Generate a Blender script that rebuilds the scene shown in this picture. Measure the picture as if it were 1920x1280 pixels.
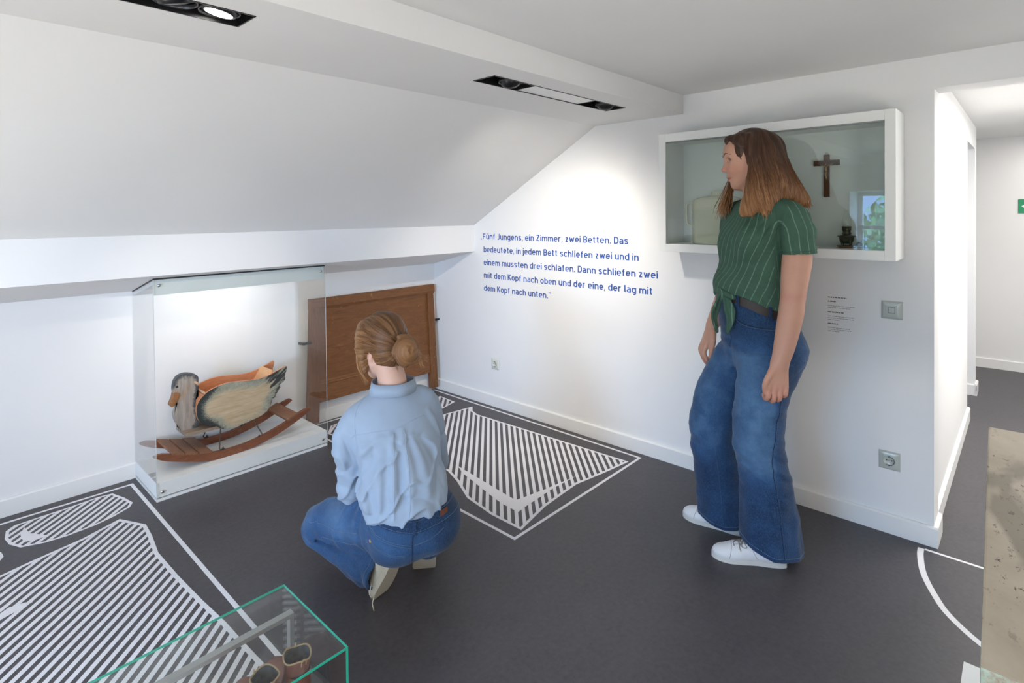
import bpy, bmesh, math, random
import numpy as np
from mathutils import Vector, Matrix, Euler

for o in list(bpy.data.objects):
    bpy.data.objects.remove(o, do_unlink=True)
SC = bpy.context.scene
COL = SC.collection
PI = math.pi

# ------------------------------------------------------------------ camera
YAW, PITCH, ROLL = 0.748353, 0.0135497, -0.0094431
cam_d = bpy.data.cameras.new('camera')
cam = bpy.data.objects.new('camera', cam_d)
COL.objects.link(cam)
_f = Vector((math.cos(YAW), math.sin(YAW), 0))
_r = Vector((math.sin(YAW), -math.cos(YAW), 0))
_u = Vector((0, 0, 1))
f2 = _f * math.cos(PITCH) - _u * math.sin(PITCH)
u2 = _u * math.cos(PITCH) + _f * math.sin(PITCH)
r3 = _r * math.cos(ROLL) + u2 * math.sin(ROLL)
u3 = u2 * math.cos(ROLL) - _r * math.sin(ROLL)
M = Matrix((r3, u3, -f2)).transposed().to_4x4()
M.translation = Vector((-2.8207, -3.47, 1.38))
cam.matrix_world = M
cam_d.sensor_width = 36.0
cam_d.sensor_fit = 'HORIZONTAL'
cam_d.lens = 1048.6 / 1920 * 36
cam_d.shift_y = (414.17 - 640) / 1920
cam_d.clip_start = 0.02
cam_d.clip_end = 200
SC.camera = cam

# ------------------------------------------------------------------ colour management, exposure
SC.view_settings.view_transform = 'Standard'
SC.view_settings.look = 'None'
SC.view_settings.gamma = 1.0
SC.view_settings.use_curve_mapping = False
SC.view_settings.exposure = 0.0

# ------------------------------------------------------------------ world: soft overcast daylight
W = bpy.data.worlds.new('sky')
SC.world = W
W.use_nodes = True
nt = W.node_tree
for n in list(nt.nodes):
    nt.nodes.remove(n)
_wo = nt.nodes.new('ShaderNodeOutputWorld')
_bg = nt.nodes.new('ShaderNodeBackground')
_gr = nt.nodes.new('ShaderNodeValToRGB')
_tc = nt.nodes.new('ShaderNodeTexCoord')
_sx = nt.nodes.new('ShaderNodeSeparateXYZ')
nt.links.new(_tc.outputs['Generated'], _sx.inputs[0])
nt.links.new(_sx.outputs['Z'], _gr.inputs[0])
_gr.color_ramp.elements[0].position = 0.0
_gr.color_ramp.elements[0].color = (0.43, 0.65, 1.0, 1)
_gr.color_ramp.elements[1].position = 0.9
_gr.color_ramp.elements[1].color = (0.27, 0.50, 1.0, 1)
nt.links.new(_gr.outputs[0], _bg.inputs['Color'])
_bg.inputs['Strength'].default_value = 56.0
nt.links.new(_bg.outputs[0], _wo.inputs[0])

# ------------------------------------------------------------------ window portal, added fill lights, ceiling spots
def area(name, loc, target, sx, sy, power, color=(1, 1, 1), portal=False, spread=PI):
    d = bpy.data.lights.new(name, 'AREA')
    d.shape = 'RECTANGLE'; d.size = sx; d.size_y = sy
    d.energy = power; d.color = color
    d.spread = spread
    o = bpy.data.objects.new(name, d)
    COL.objects.link(o)
    o.location = loc
    o.rotation_euler = (Vector(target) - Vector(loc)).to_track_quat('-Z', 'Y').to_euler()
    if portal:
        d.cycles.is_portal = True
    return o
def spot(name, loc, target, power, angle, blend=0.6, color=(1, 0.93, 0.84), radius=0.03):
    d = bpy.data.lights.new(name, 'SPOT')
    d.energy = power; d.color = color
    d.spot_size = math.radians(angle); d.spot_blend = blend
    d.shadow_soft_size = radius
    o = bpy.data.objects.new(name, d)
    COL.objects.link(o)
    o.location = loc
    o.rotation_euler = (Vector(target) - Vector(loc)).to_track_quat('-Z', 'Y').to_euler()
    return o
# daylight entering through the gable window (a portal lets the sky be sampled through the opening)
area('window_portal', (-4.99, -2.55, 1.12), (0, -2.55, 1.12), 1.25, 0.92, 0, portal=True)
# fill lights added out of view, in the room and in the passage
# added up-facing fills, bounced off the ceiling to brighten the room
area('bounce_fill', (-3.7, -3.6, 0.9), (-3.0, -2.6, 2.0), 0.9, 0.9, 22, (1, 0.93, 0.84))
area('bounce_fill', (-3.7, -1.6, 0.4), (-2.5, -1.5, 1.9), 0.8, 0.8, 14, (1, 0.90, 0.76))
area('bounce_fill', (-2.6, -4.9, 0.4), (-1.9, -4.0, 2.0), 0.8, 0.8, 26, (1, 0.945, 0.875))
area('passage_fill', (1.2, -3.8, 1.95), (1.2, -3.8, 0), 1.6, 0.4, 40, (1, 0.97, 0.92))  # added fill from above that keeps the passage bright
area('passage_fill', (3.0, -3.75, 1.95), (3.0, -3.75, 0), 0.8, 0.4, 6, (1, 0.95, 0.9))  # second added fill, towards the passage end
area('passage_side_fill', (1.4, -4.55, 1.2), (1.4, -3.0, 1.3), 1.8, 1.2, 10, (1, 0.99, 0.97))  # added side fill for the passage wall; no window stands here
# the recessed ceiling spots: two along the low wall, two on the lettered wall
spot('track_spot', (-2.262, -1.925, 1.86), (-1.60, -0.05, 0.45), 33, 46, 0.9, (1, 0.89, 0.76))
spot('track_spot', (-2.95, -1.925, 1.86), (-2.75, -0.1, 0.35), 12, 60, 1.0, (1, 0.86, 0.68))
spot('track_spot', (-1.15, -1.915, 1.86), (0.0, -1.20, 0.75), 76, 90, 1.0)
spot('track_spot', (-0.46, -1.91, 1.86), (0.0, -1.0, 0.6), 16, 90, 1.0)

# ================================================================== material helpers
def mat(name, base=(0.8, 0.8, 0.8), rough=0.5, metal=0.0, spec=0.5):
    m = bpy.data.materials.new(name)
    m.use_nodes = True
    b = m.node_tree.nodes['Principled BSDF']
    b.inputs['Base Color'].default_value = (*base, 1)
    b.inputs['Roughness'].default_value = rough
    b.inputs['Metallic'].default_value = metal
    b.inputs['Specular IOR Level'].default_value = spec
    return m
def nd(m, typ, **kw):
    n = m.node_tree.nodes.new(typ)
    for k, v in kw.items():
        setattr(n, k, v)
    return n
def lk(m, a, b):
    m.node_tree.links.new(a, b)
def bsdf(m):
    return m.node_tree.nodes['Principled BSDF']
def coords(m, scale=(1, 1, 1), rot=(0, 0, 0), kind='Object'):
    t = nd(m, 'ShaderNodeTexCoord')
    p = nd(m, 'ShaderNodeMapping')
    p.inputs['Scale'].default_value = scale
    p.inputs['Rotation'].default_value = rot
    lk(m, t.outputs[kind], p.inputs[0])
    return p.outputs[0]
def noise(m, vec, scale, detail=4, rough=0.5, dist=0.0):
    n = nd(m, 'ShaderNodeTexNoise')
    n.inputs['Scale'].default_value = scale
    n.inputs['Detail'].default_value = detail
    n.inputs['Roughness'].default_value = rough
    n.inputs['Distortion'].default_value = dist
    lk(m, vec, n.inputs['Vector'])
    return n.outputs['Fac']
def ramp(m, fac, stops, interp='LINEAR'):
    r = nd(m, 'ShaderNodeValToRGB')
    r.color_ramp.interpolation = interp
    e = r.color_ramp.elements
    while len(e) < len(stops):
        e.new(0.5)
    for i, (p, c) in enumerate(stops):
        e[i].position = p
        e[i].color = (*c, 1) if len(c) == 3 else c
    lk(m, fac, r.inputs[0])
    return r.outputs[0]
def mixc(m, fac, a, b, blend='MIX'):
    n = nd(m, 'ShaderNodeMix', data_type='RGBA', blend_type=blend)
    for s, v in ((0, fac), (6, a), (7, b)):
        if isinstance(v, (int, float)):
            n.inputs[s].default_value = v
        elif isinstance(v, tuple):
            n.inputs[s].default_value = (*v, 1) if len(v) == 3 else v
        else:
            lk(m, v, n.inputs[s])
    return n.outputs[2]
def math_n(m, op, a, b=None):
    n = nd(m, 'ShaderNodeMath', operation=op)
    for i, v in enumerate((a, b)):
        if v is None: continue
        if isinstance(v, (int, float)): n.inputs[i].default_value = v
        else: lk(m, v, n.inputs[i])
    return n.outputs[0]
def attr(m, name):
    n = nd(m, 'ShaderNodeAttribute', attribute_name=name)
    return n.outputs['Fac']
def setc(m, out):
    lk(m, out, bsdf(m).inputs['Base Color'])
def bump(m, h, strength=0.3, dist=0.002):
    b = nd(m, 'ShaderNodeBump')
    b.inputs['Strength'].default_value = strength
    b.inputs['Distance'].default_value = dist
    lk(m, h, b.inputs['Height'])
    lk(m, b.outputs[0], bsdf(m).inputs['Normal'])

def m_plaster(name, base, rough=0.75):
    m = mat(name, base, rough, spec=0.25)
    v = coords(m)
    f = noise(m, v, 1.7, 3)
    lo = tuple(c * 0.965 for c in base)
    setc(m, ramp(m, f, [(0.3, lo), (0.7, base)]))
    bump(m, noise(m, v, 160, 3), 0.08, 0.001)
    return m
M_WALL = m_plaster('white_plaster', (0.80, 0.80, 0.80))
M_CEIL = m_plaster('ceiling_plaster', (0.78, 0.78, 0.77))
M_BASE = m_plaster('baseboard_paint', (0.80, 0.80, 0.79), 0.45)
M_WHITE = m_plaster('white_lacquer', (0.82, 0.83, 0.82), 0.4)

def m_wood(name, c1, c2, scale=(1, 14, 14), rough=0.5, wear=None, ring=6.0, rot=(0, 0, 0)):
    m = mat(name, c1, rough, spec=0.35)
    v = coords(m, scale, rot)
    f = noise(m, v, ring, 6, 0.6, 1.2)
    col = ramp(m, f, [(0.28, c2), (0.5, tuple((a + b) / 2 for a, b in zip(c1, c2))), (0.75, c1)])
    if wear:
        w = noise(m, coords(m, (3, 3, 3)), 9, 6, 0.7)
        col = mixc(m, ramp(m, w, [(0.62, (0, 0, 0)), (0.70, (1, 1, 1))]), col, wear)
    setc(m, col)
    bump(m, f, 0.25, 0.0015)
    return m

def m_glass(name, tint=(0.985, 0.995, 0.99), boost=1.0):
    m = bpy.data.materials.new(name)
    m.use_nodes = True
    m.node_tree.nodes.clear()
    out = nd(m, 'ShaderNodeOutputMaterial')
    mix = nd(m, 'ShaderNodeMixShader')
    tr = nd(m, 'ShaderNodeBsdfTransparent')
    tr.inputs['Color'].default_value = (*tint, 1)
    gl = nd(m, 'ShaderNodeBsdfGlossy')
    gl.inputs['Roughness'].default_value = 0.0
    lw = nd(m, 'ShaderNodeLayerWeight')
    lw.inputs['Blend'].default_value = 0.5
    p = math_n(m, 'POWER', lw.outputs['Facing'], 5.0)
    r = math_n(m, 'ADD', math_n(m, 'MULTIPLY', p, 0.96), 0.04 * boost)
    lk(m, r, mix.inputs[0])
    lk(m, tr.outputs[0], mix.inputs[1])
    lk(m, gl.outputs[0], mix.inputs[2])
    lk(m, mix.outputs[0], out.inputs[0])
    return m
M_GLASS = m_glass('clear_glass')
M_CASEGLASS = m_glass('low_iron_glass', (0.997, 1.0, 0.998), 0.45)

# ================================================================== mesh helpers
def link(name, me, m=None, parent=None, smooth=False):
    o = bpy.data.objects.new(name, me)
    COL.objects.link(o)
    if m is not None:
        for x in (m if isinstance(m, (list, tuple)) else [m]):
            me.materials.append(x)
    if parent is not None:
        o.parent = parent
    if smooth:
        me.polygons.foreach_set('use_smooth', [True] * len(me.polygons))
    return o
def obj(name, bm, m=None, parent=None, smooth=False):
    bmesh.ops.recalc_face_normals(bm, faces=bm.faces)
    me = bpy.data.meshes.new(name)
    bm.to_mesh(me); bm.free()
    return link(name, me, m, parent, smooth)
def add_box(bm, x0, x1, y0, y1, z0, z1, bev=0.0, mi=0, mtx=None):
    r = bmesh.ops.create_cube(bm, size=1.0)
    vs = r['verts']
    for v in vs:
        v.co = Vector(((x0 + x1) / 2 + v.co.x * (x1 - x0), (y0 + y1) / 2 + v.co.y * (y1 - y0), (z0 + z1) / 2 + v.co.z * (z1 - z0)))
    fs = {f for v in vs for f in v.link_faces}
    if bev > 0:
        es = {e for v in vs for e in v.link_edges}
        rr = bmesh.ops.bevel(bm, geom=list(es), offset=bev, segments=2, affect='EDGES', profile=0.7)
        fs = {f for f in rr['faces']} | {f for f in fs if f.is_valid}
        vs = list({v for f in fs for v in f.verts})
    for f in fs:
        if f.is_valid: f.material_index = mi
    if mtx is not None:
        for v in vs: v.co = mtx @ v.co
    return vs
def box(name, x0, x1, y0, y1, z0, z1, m, parent=None, bev=0.0):
    bm = bmesh.new()
    add_box(bm, x0, x1, y0, y1, z0, z1, bev)
    return obj(name, bm, m, parent)
def add_prism(bm, poly, a0, a1, axis, mi=0):
    """poly: 2D outline, extruded along axis between a0 and a1 ('x': (y,z), 'y': (x,z), 'z': (x,y))"""
    def P(p, a):
        if axis == 'x': return (a, p[0], p[1])
        if axis == 'y': return (p[0], a, p[1])
        return (p[0], p[1], a)
    v0 = [bm.verts.new(P(p, a0)) for p in poly]
    v1 = [bm.verts.new(P(p, a1)) for p in poly]
    n = len(poly)
    fs = [bm.faces.new(v0), bm.faces.new(v1[::-1])]
    for i in range(n):
        fs.append(bm.faces.new((v0[i], v0[(i + 1) % n], v1[(i + 1) % n], v1[i])))
    for f in fs: f.material_index = mi
    return fs
def prism(name, poly, a0, a1, axis, m, parent=None, bev=0.0, smooth=False):
    bm = bmesh.new()
    add_prism(bm, poly, a0, a1, axis)
    if bev > 0:
        bmesh.ops.bevel(bm, geom=[e for e in bm.edges if len(e.link_faces) == 2 and e.calc_face_angle(0) > 0.9], offset=bev, segments=2, affect='EDGES')
    return obj(name, bm, m, parent, smooth)
def add_tube(bm, pts, rad, seg=8, cap=True, flat=1.0, mi=0):
    pts = [Vector(p) for p in pts]
    n = len(pts)
    rads = rad if hasattr(rad, '__len__') else [rad] * n
    rings = []
    up = None
    for i, p in enumerate(pts):
        t = (pts[min(i + 1, n - 1)] - pts[max(i - 1, 0)])
        if t.length < 1e-9: t = Vector((0, 0, 1))
        t.normalize()
        if up is None:
            up = Vector((0, 0, 1)) if abs(t.z) < 0.9 else Vector((1, 0, 0))
        a = up - t * up.dot(t)
        if a.length < 1e-6: a = t.orthogonal()
        a.normalize()
        b = t.cross(a)
        up = a
        rings.append([bm.verts.new(p + (a * math.cos(2 * PI * k / seg) * flat + b * math.sin(2 * PI * k / seg)) * rads[i]) for k in range(seg)])
    for i in range(n - 1):
        for k in range(seg):
            f = bm.faces.new((rings[i][k], rings[i][(k + 1) % seg], rings[i + 1][(k + 1) % seg], rings[i + 1][k]))
            f.material_index = mi; f.smooth = True
    if cap:
        bm.faces.new(rings[0][::-1]).material_index = mi
        bm.faces.new(rings[-1]).material_index = mi
def tube(name, pts, rad, m, parent=None, seg=8, flat=1.0):
    bm = bmesh.new()
    add_tube(bm, pts, rad, seg, True, flat)
    return obj(name, bm, m, parent)
def add_lathe(bm, prof, c=(0, 0, 0), seg=32, mtx=None, mi=0):
    rings = []
    for r, z in prof:
        if r < 1e-6:
            rings.append([bm.verts.new((c[0], c[1], c[2] + z))])
        else:
            rings.append([bm.verts.new((c[0] + r * math.cos(2 * PI * k / seg), c[1] + r * math.sin(2 * PI * k / seg), c[2] + z)) for k in range(seg)])
    for a, b in zip(rings, rings[1:]):
        for k in range(seg):
            q = [a[k % len(a)], a[(k + 1) % len(a)], b[(k + 1) % len(b)], b[k % len(b)]]
            u = []
            for v in q:
                if v not in u: u.append(v)
            if len(u) > 2:
                f = bm.faces.new(u); f.smooth = True; f.material_index = mi
    if mtx is not None:
        for rg in rings:
            for v in rg: v.co = mtx @ v.co
def lathe(name, prof, c, m, parent=None, seg=32, mtx=None):
    bm = bmesh.new()
    add_lathe(bm, prof, c, seg, mtx)
    return obj(name, bm, m, parent)
def catmull(pts, n=8, closed=False):
    P = [np.array(p, float) for p in pts]
    out = []
    N = len(P)
    for i in range(N if closed else N - 1):
        if closed:
            p0, p1, p2, p3 = P[(i - 1) % N], P[i], P[(i + 1) % N], P[(i + 2) % N]
        else:
            p0, p1, p2, p3 = P[max(i - 1, 0)], P[i], P[i + 1], P[min(i + 2, N - 1)]
        for k in range(n):
            t = k / n
            out.append(tuple(0.5 * ((2 * p1) + (-p0 + p2) * t + (2 * p0 - 5 * p1 + 4 * p2 - p3) * t * t + (-p0 + 3 * p1 - 3 * p2 + p3) * t ** 3)))
    if not closed: out.append(tuple(P[-1]))
    return out
def tag(o, label, cat, group=None, kind=None):
    o['label'] = label; o['category'] = cat
    if group: o['group'] = group
    if kind: o['kind'] = kind
    return o
def thing(name, label, cat, loc=(0, 0, 0), rotz=0.0, group=None):
    o = bpy.data.objects.new(name, None)
    COL.objects.link(o)
    o.empty_display_size = 0.05
    o.location = loc; o.rotation_euler = (0, 0, rotz)
    return tag(o, label, cat, group)
def struct(o):
    o['kind'] = 'structure'
    return o
# ================================================================== the setting
def m_floor():
    m = mat('grey_linoleum', (0.07, 0.07, 0.075), 0.42, spec=0.4)
    v = coords(m)
    a = noise(m, v, 55, 5, 0.65)
    b = noise(m, v, 6, 4, 0.6, 0.8)
    c1 = ramp(m, a, [(0.3, (0.050, 0.046, 0.051)), (0.7, (0.078, 0.073, 0.080))])
    setc(m, mixc(m, ramp(m, b, [(0.3, (0, 0, 0)), (0.75, (0.35, 0.35, 0.35))]), c1, (0.093, 0.087, 0.092)))
    bump(m, noise(m, v, 240, 3), 0.06, 0.0008)
    return m
M_FLOOR = m_floor()
struct(box('floor', -5.6, 4.2, -5.9, 0.6, -0.12, 0.0, M_FLOOR))
KN = 0.015                                             # wall planes lie 15 mm behind the baseboard fronts
struct(box('wall_left', -5.2, KN, KN, 0.16, 0.0, 1.02, M_WALL))
# boxed-in eaves: fascia, sloping recess soffit
struct(prism('trim_1', [(-0.454, 1.1015), (-0.454, 1.2949), (-0.44, 1.33), (0.16, 1.33), (0.16, 0.952), (KN, 0.9875)], -5.2, KN, 'x', M_WALL))
struct(prism('wall_slope', [(-0.454, 1.2949), (-1.5343, 1.9042), (-1.5343, 2.04), (-0.454, 1.43)], -5.2, KN, 'x', M_CEIL))
# flat strip of the ceiling with the two slots for the recessed lights
TY0, TY1 = -1.978, -1.858
TR = [(-3.13, -2.192), (-1.303, -0.366)]
bm = bmesh.new()
add_box(bm, -5.2, KN, -1.858, -1.5343, 1.9042, 1.93)
add_box(bm, -5.2, KN, -2.064, TY0, 1.9042, 1.93)
xs = [-5.2] + [x for t in TR for x in t] + [KN]
for i in range(0, 6, 2):
    add_box(bm, xs[i], xs[i + 1], TY0, TY1, 1.9042, 1.93)
struct(obj('ceiling_strip', bm, M_CEIL))
struct(box('ceiling_beam', -5.2, KN, -2.1, -2.064, 1.9042, 2.06, M_CEIL))
struct(box('ceiling', -5.2, KN, -5.7, -2.1, 2.0047, 2.1, M_CEIL))
struct(box('ceiling_void', -5.2, KN, -2.1, -1.5, 2.04, 2.1, M_CEIL))
# lettered wall with the open passage
bm = bmesh.new()
add_box(bm, KN, 0.16, -3.181, 0.16, 0, 2.1)
add_box(bm, KN, 0.16, -4.15, -3.181, 1.872, 2.1)
add_box(bm, KN, 0.16, -5.7, -4.15, 0, 2.1)
struct(obj('wall_right', bm, M_WALL))
# gable wall behind the viewer with window, and rear wall with window
def wall_with_window(name, fixed, lo, hi, w0, w1, z0, z1, axis):
    bm = bmesh.new()
    def B(a0, a1, b0, b1):
        if axis == 'x': add_box(bm, fixed - 0.5, fixed, a0, a1, b0, b1)
        else: add_box(bm, a0, a1, fixed - 0.2, fixed, b0, b1)
    B(lo, w0, 0, 2.1); B(w1, hi, 0, 2.1); B(w0, w1, 0, z0); B(w0, w1, z1, 2.1)
    return struct(obj(name, bm, M_WALL))
wall_with_window('wall_gable', -5.0, -5.7, 0.16, -3.18, -1.92, 0.66, 1.60, 'x')
struct(box('wall_back', -5.2, 0.16, -5.7, -5.5, 0, 2.1, M_WALL))
M_WFRAME = mat('window_frame_paint', (0.75, 0.76, 0.76), 0.4)
def window_unit(name, axis, fixed, a0, a1, z0, z1):
    bm = bmesh.new()
    t = 0.05
    mid = (a0 + a1) / 2
    for (p0, p1, q0, q1) in ((a0, a0 + t, z0, z1), (a1 - t, a1, z0, z1), (a0, a1, z0, z0 + t), (a0, a1, z1 - t, z1), (a0, a1, z0 + 0.49, z0 + 0.535)):
        if axis == 'x': add_box(bm, fixed - 0.48, fixed - 0.42, p0, p1, q0, q1, 0.004)
        else: add_box(bm, p0, p1, fixed - 0.13, fixed - 0.07, q0, q1, 0.004)
    w = struct(obj(name, bm, M_WFRAME))
    bm = bmesh.new()
    if axis == 'x': add_box(bm, fixed - 0.454, fixed - 0.448, a0 + t, a1 - t, z0 + t, z1 - t)
    else: add_box(bm, a0 + t, a1 - t, fixed - 0.104, fixed - 0.098, z0 + t, z1 - t)
    obj('pane', bm, M_GLASS, w)
window_unit('window_1', 'x', -5.0, -3.18, -1.92, 0.66, 1.60)
# the passage beyond the opening
struct(box('wall_passage_left', 0.16, 1.874, -3.165, -3.03, 0, 2.1, M_WALL))
struct(box('wall_passage_header', 1.874, 2.53, -3.165, -3.03, 1.825, 2.1, M_WALL))
struct(box('wall_passage_pier', 2.53, 2.66, -3.165, -2.9, 0, 2.1, M_WALL))
struct(box('wall_passage_end', 3.55, 3.7, -4.6, -2.2, 0, 2.1, M_WALL))
struct(box('wall_passage_right', 0.16, 3.6, -4.75, -4.6, 0, 2.1, M_WALL))
struct(box('wall_passage_side', 0.3, 3.6, -2.35, -2.2, 0, 2.1, M_WALL))
struct(box('ceiling_passage', 0.16, 3.7, -4.75, -2.2, 1.99, 2.1, M_CEIL))
# baseboards with a small chamfered top
def base_prof(h=0.082, t=0.015):
    return [(0, 0), (t, 0), (t, h - 0.006), (t - 0.006, h), (0, h)]
def baseboard(name, p0, p1, nrm, h=0.082):
    """runs from p0 to p1 on the wall plane, nrm points into the room"""
    p0 = Vector((*p0, 0)); p1 = Vector((*p1, 0)); n = Vector((*nrm, 0))
    bm = bmesh.new()
    A = [bm.verts.new(p0 + n * t + Vector((0, 0, z))) for t, z in base_prof(h)]
    B = [bm.verts.new(p1 + n * t + Vector((0, 0, z))) for t, z in base_prof(h)]
    k = len(A)
    bm.faces.new(A[::-1]); bm.faces.new(B)
    for i in range(k):
        bm.faces.new((A[i], A[(i + 1) % k], B[(i + 1) % k], B[i]))
    return struct(obj(name, bm, M_BASE))
baseboard('baseboard_left', (-5.0, KN), (KN, KN), (0, -1))
baseboard('baseboard_right', (KN, KN), (KN, -3.196), (-1, 0))
baseboard('baseboard_reveal', (0.0151, -3.181), (0.16, -3.181), (0, -1))
baseboard('baseboard_passage', (0.145, -3.165), (1.889, -3.165), (0, -1))
baseboard('baseboard_jamb', (2.53, -3.03), (2.53, -3.18), (-1, 0))
baseboard('baseboard_pier', (2.515, -3.165), (2.675, -3.165), (0, -1))
baseboard('baseboard_end', (3.55, -2.35), (3.55, -4.6), (-1, 0))
baseboard('baseboard_back', (-5.0, -5.5), (KN, -5.5), (0, 1))
baseboard('baseboard_gable', (-5.0, -5.5), (-5.0, KN), (1, 0))

# ------------------------------------------------------------------ view outside the windows
M_LAWN = mat('lawn_green', (0.05, 0.11, 0.03), 0.9)
_v = coords(M_LAWN); setc(M_LAWN, ramp(M_LAWN, noise(M_LAWN, _v, 3, 6), [(0.3, (0.03, 0.075, 0.02)), (0.7, (0.08, 0.15, 0.04))]))
struct(box('ground_outside', -30, -5.6, -20, 12, -2.6, -2.5, M_LAWN))
M_LEAF = mat('leaf_green', (0.045, 0.11, 0.03), 0.6)
_v = coords(M_LEAF); setc(M_LEAF, ramp(M_LEAF, noise(M_LEAF, _v, 5, 3), [(0.3, (0.035, 0.09, 0.03)), (0.7, (0.10, 0.20, 0.06))]))
M_BARK = mat('bark_brown', (0.06, 0.045, 0.03), 0.9)
def tree(loc, h, r, label, seed):
    t = thing('garden_tree', label, 'tree', loc)
    rnd = random.Random(seed)
    bm = bmesh.new()
    add_tube(bm, [(0, 0, 0), (0.05, 0, h * 0.4), (0, 0.04, h * 0.75)], [0.14, 0.1, 0.05], 8)
    for k in range(5):
        a = rnd.uniform(0, 2 * PI)
        add_tube(bm, [(0.03, 0, h * 0.45), (r * 0.5 * math.cos(a), r * 0.5 * math.sin(a), h * 0.75)], [0.05, 0.02], 6)
    obj('trunk', bm, M_BARK, t)
    n = 2600
    vs = []; fs = []
    for k in range(n):
        d = Vector((rnd.gauss(0, 1), rnd.gauss(0, 1), rnd.gauss(0, 1))).normalized() * r * (rnd.random() ** 0.4)
        d.z *= 0.85
        c = Vector((0, 0, h * 0.72)) + d
        e = Euler((rnd.uniform(0, 6), rnd.uniform(0, 6), rnd.uniform(0, 6))).to_matrix()
        s = rnd.uniform(0.06, 0.12)
        b = len(vs)
        for q in ((-s, 0, 0), (0, -s * 0.5, 0.01), (s, 0, 0), (0, s * 0.5, 0.01)):
            vs.append(c + e @ Vector(q))
        fs.append((b, b + 1, b + 2, b + 3))
    me = bpy.data.meshes.new('foliage'); me.from_pydata(vs, [], fs)
    f = link('foliage', me, M_LEAF, t); f['kind'] = 'stuff'
tree((-9.6, -2.3, -2.5), 4.6, 1.25, 'leafy green garden tree seen in the reflection of the upper window sash', 3)
tree((-8.3, -0.2, -2.5), 3.0, 0.95, 'low round green bush reflected below the window bar in the display glass', 5)
bh = thing('neighbour_house', 'grey roofed white house reflected faintly in the display case glass', 'house', (-15, -1.6, -2.5))
box('wall', -2, 2, -3.5, 3.5, 0, 2.7, M_WALL, bh)
M_SLATE = mat('slate_roof', (0.12, 0.13, 0.15), 0.7)
prism('roof', [(-2.4, 2.6), (2.4, 2.6), (0, 4.3)], -3.7, 3.7, 'y', M_SLATE, bh)
# ================================================================== floor drawings (white vinyl cut-outs)
M_VINYL = mat('white_vinyl', (0.80, 0.79, 0.81), 0.5, spec=0.3)
ZV = 0.0006
def clip_line(poly, p, d):
    """parameters where the line p + t d crosses the polygon"""
    ts = []
    n = len(poly)
    for i in range(n):
        a = poly[i]; b = poly[(i + 1) % n]
        ex, ey = b[0] - a[0], b[1] - a[1]
        den = d[0] * ey - d[1] * ex
        if abs(den) < 1e-12: continue
        t = ((a[0] - p[0]) * ey - (a[1] - p[1]) * ex) / den
        s = ((a[0] - p[0]) * d[1] - (a[1] - p[1]) * d[0]) / den
        if 0 <= s < 1: ts.append(t)
    return sorted(ts)
def flat_poly(bm, pts, z=ZV):
    lo = [bm.verts.new((x, y, 0.0001)) for x, y in pts]
    hi = [bm.verts.new((x, y, z)) for x, y in pts]
    n = len(pts)
    bm.faces.new(hi)
    for i in range(n):
        bm.faces.new((lo[i], lo[(i + 1) % n], hi[(i + 1) % n], hi[i]))
def vinyl_outline(name, pts, w, parent, closed=True):
    """a band of width w that follows the outline, mitred"""
    n = len(pts); P = [Vector(p) for p in pts]
    L = []; Rr = []
    for i in range(n):
        a = P[(i - 1) % n] if closed or i > 0 else P[i] * 2 - P[i + 1]
        b = P[i]
        c = P[(i + 1) % n] if closed or i < n - 1 else P[i] * 2 - P[i - 1]
        d1 = (b - a).normalized(); d2 = (c - b).normalized()
        n1 = Vector((-d1.y, d1.x)); n2 = Vector((-d2.y, d2.x))
        m = (n1 + n2)
        m = m.normalized() if m.length > 1e-6 else n1
        k = min(1.0 / max(m.dot(n1), 0.3), 2.2)
        L.append(b + m * w / 2 * k); Rr.append(b - m * w / 2 * k)
    bm = bmesh.new()
    hl = [bm.verts.new((*p, ZV)) for p in L]; hr = [bm.verts.new((*p, ZV)) for p in Rr]
    ll = [bm.verts.new((*p, 0.0001)) for p in L]; lr = [bm.verts.new((*p, 0.0001)) for p in Rr]
    for i in range(n if closed else n - 1):
        j = (i + 1) % n
        bm.faces.new((hl[i], hr[i], hr[j], hl[j]))
        bm.faces.new((ll[i], hl[i], hl[j], ll[j]))
        bm.faces.new((hr[i], lr[i], lr[j], hr[j]))
    return obj(name, bm, M_VINYL, parent)
PITCHV = 0.0335
def stripes(poly, phase, parent, w=0.0165, skip=None):
    n = Vector((1, -1)).normalized(); d = Vector((1, 1)).normalized()
    ks = [Vector(p).dot(n) for p in poly]
    k0 = math.ceil((min(ks) - phase) / PITCHV); k1 = math.floor((max(ks) - phase) / PITCHV)
    for k in range(k0, k1 + 1):
        off = phase + k * PITCHV
        A = clip_line(poly, n * (off - w / 2), d); B = clip_line(poly, n * (off + w / 2), d)
        if len(A) != len(B):
            A = B = clip_line(poly, n * off, d)
        for i in range(0, len(A) - 1, 2):
            if A[i + 1] - A[i] < 0.012: continue
            pts = [n * (off - w / 2) + d * A[i], n * (off - w / 2) + d * A[i + 1], n * (off + w / 2) + d * B[i + 1], n * (off + w / 2) + d * B[i]]
            bm = bmesh.new(); flat_poly(bm, pts, 0.0004)
            obj('stripe', bm, M_VINYL, parent)
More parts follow.
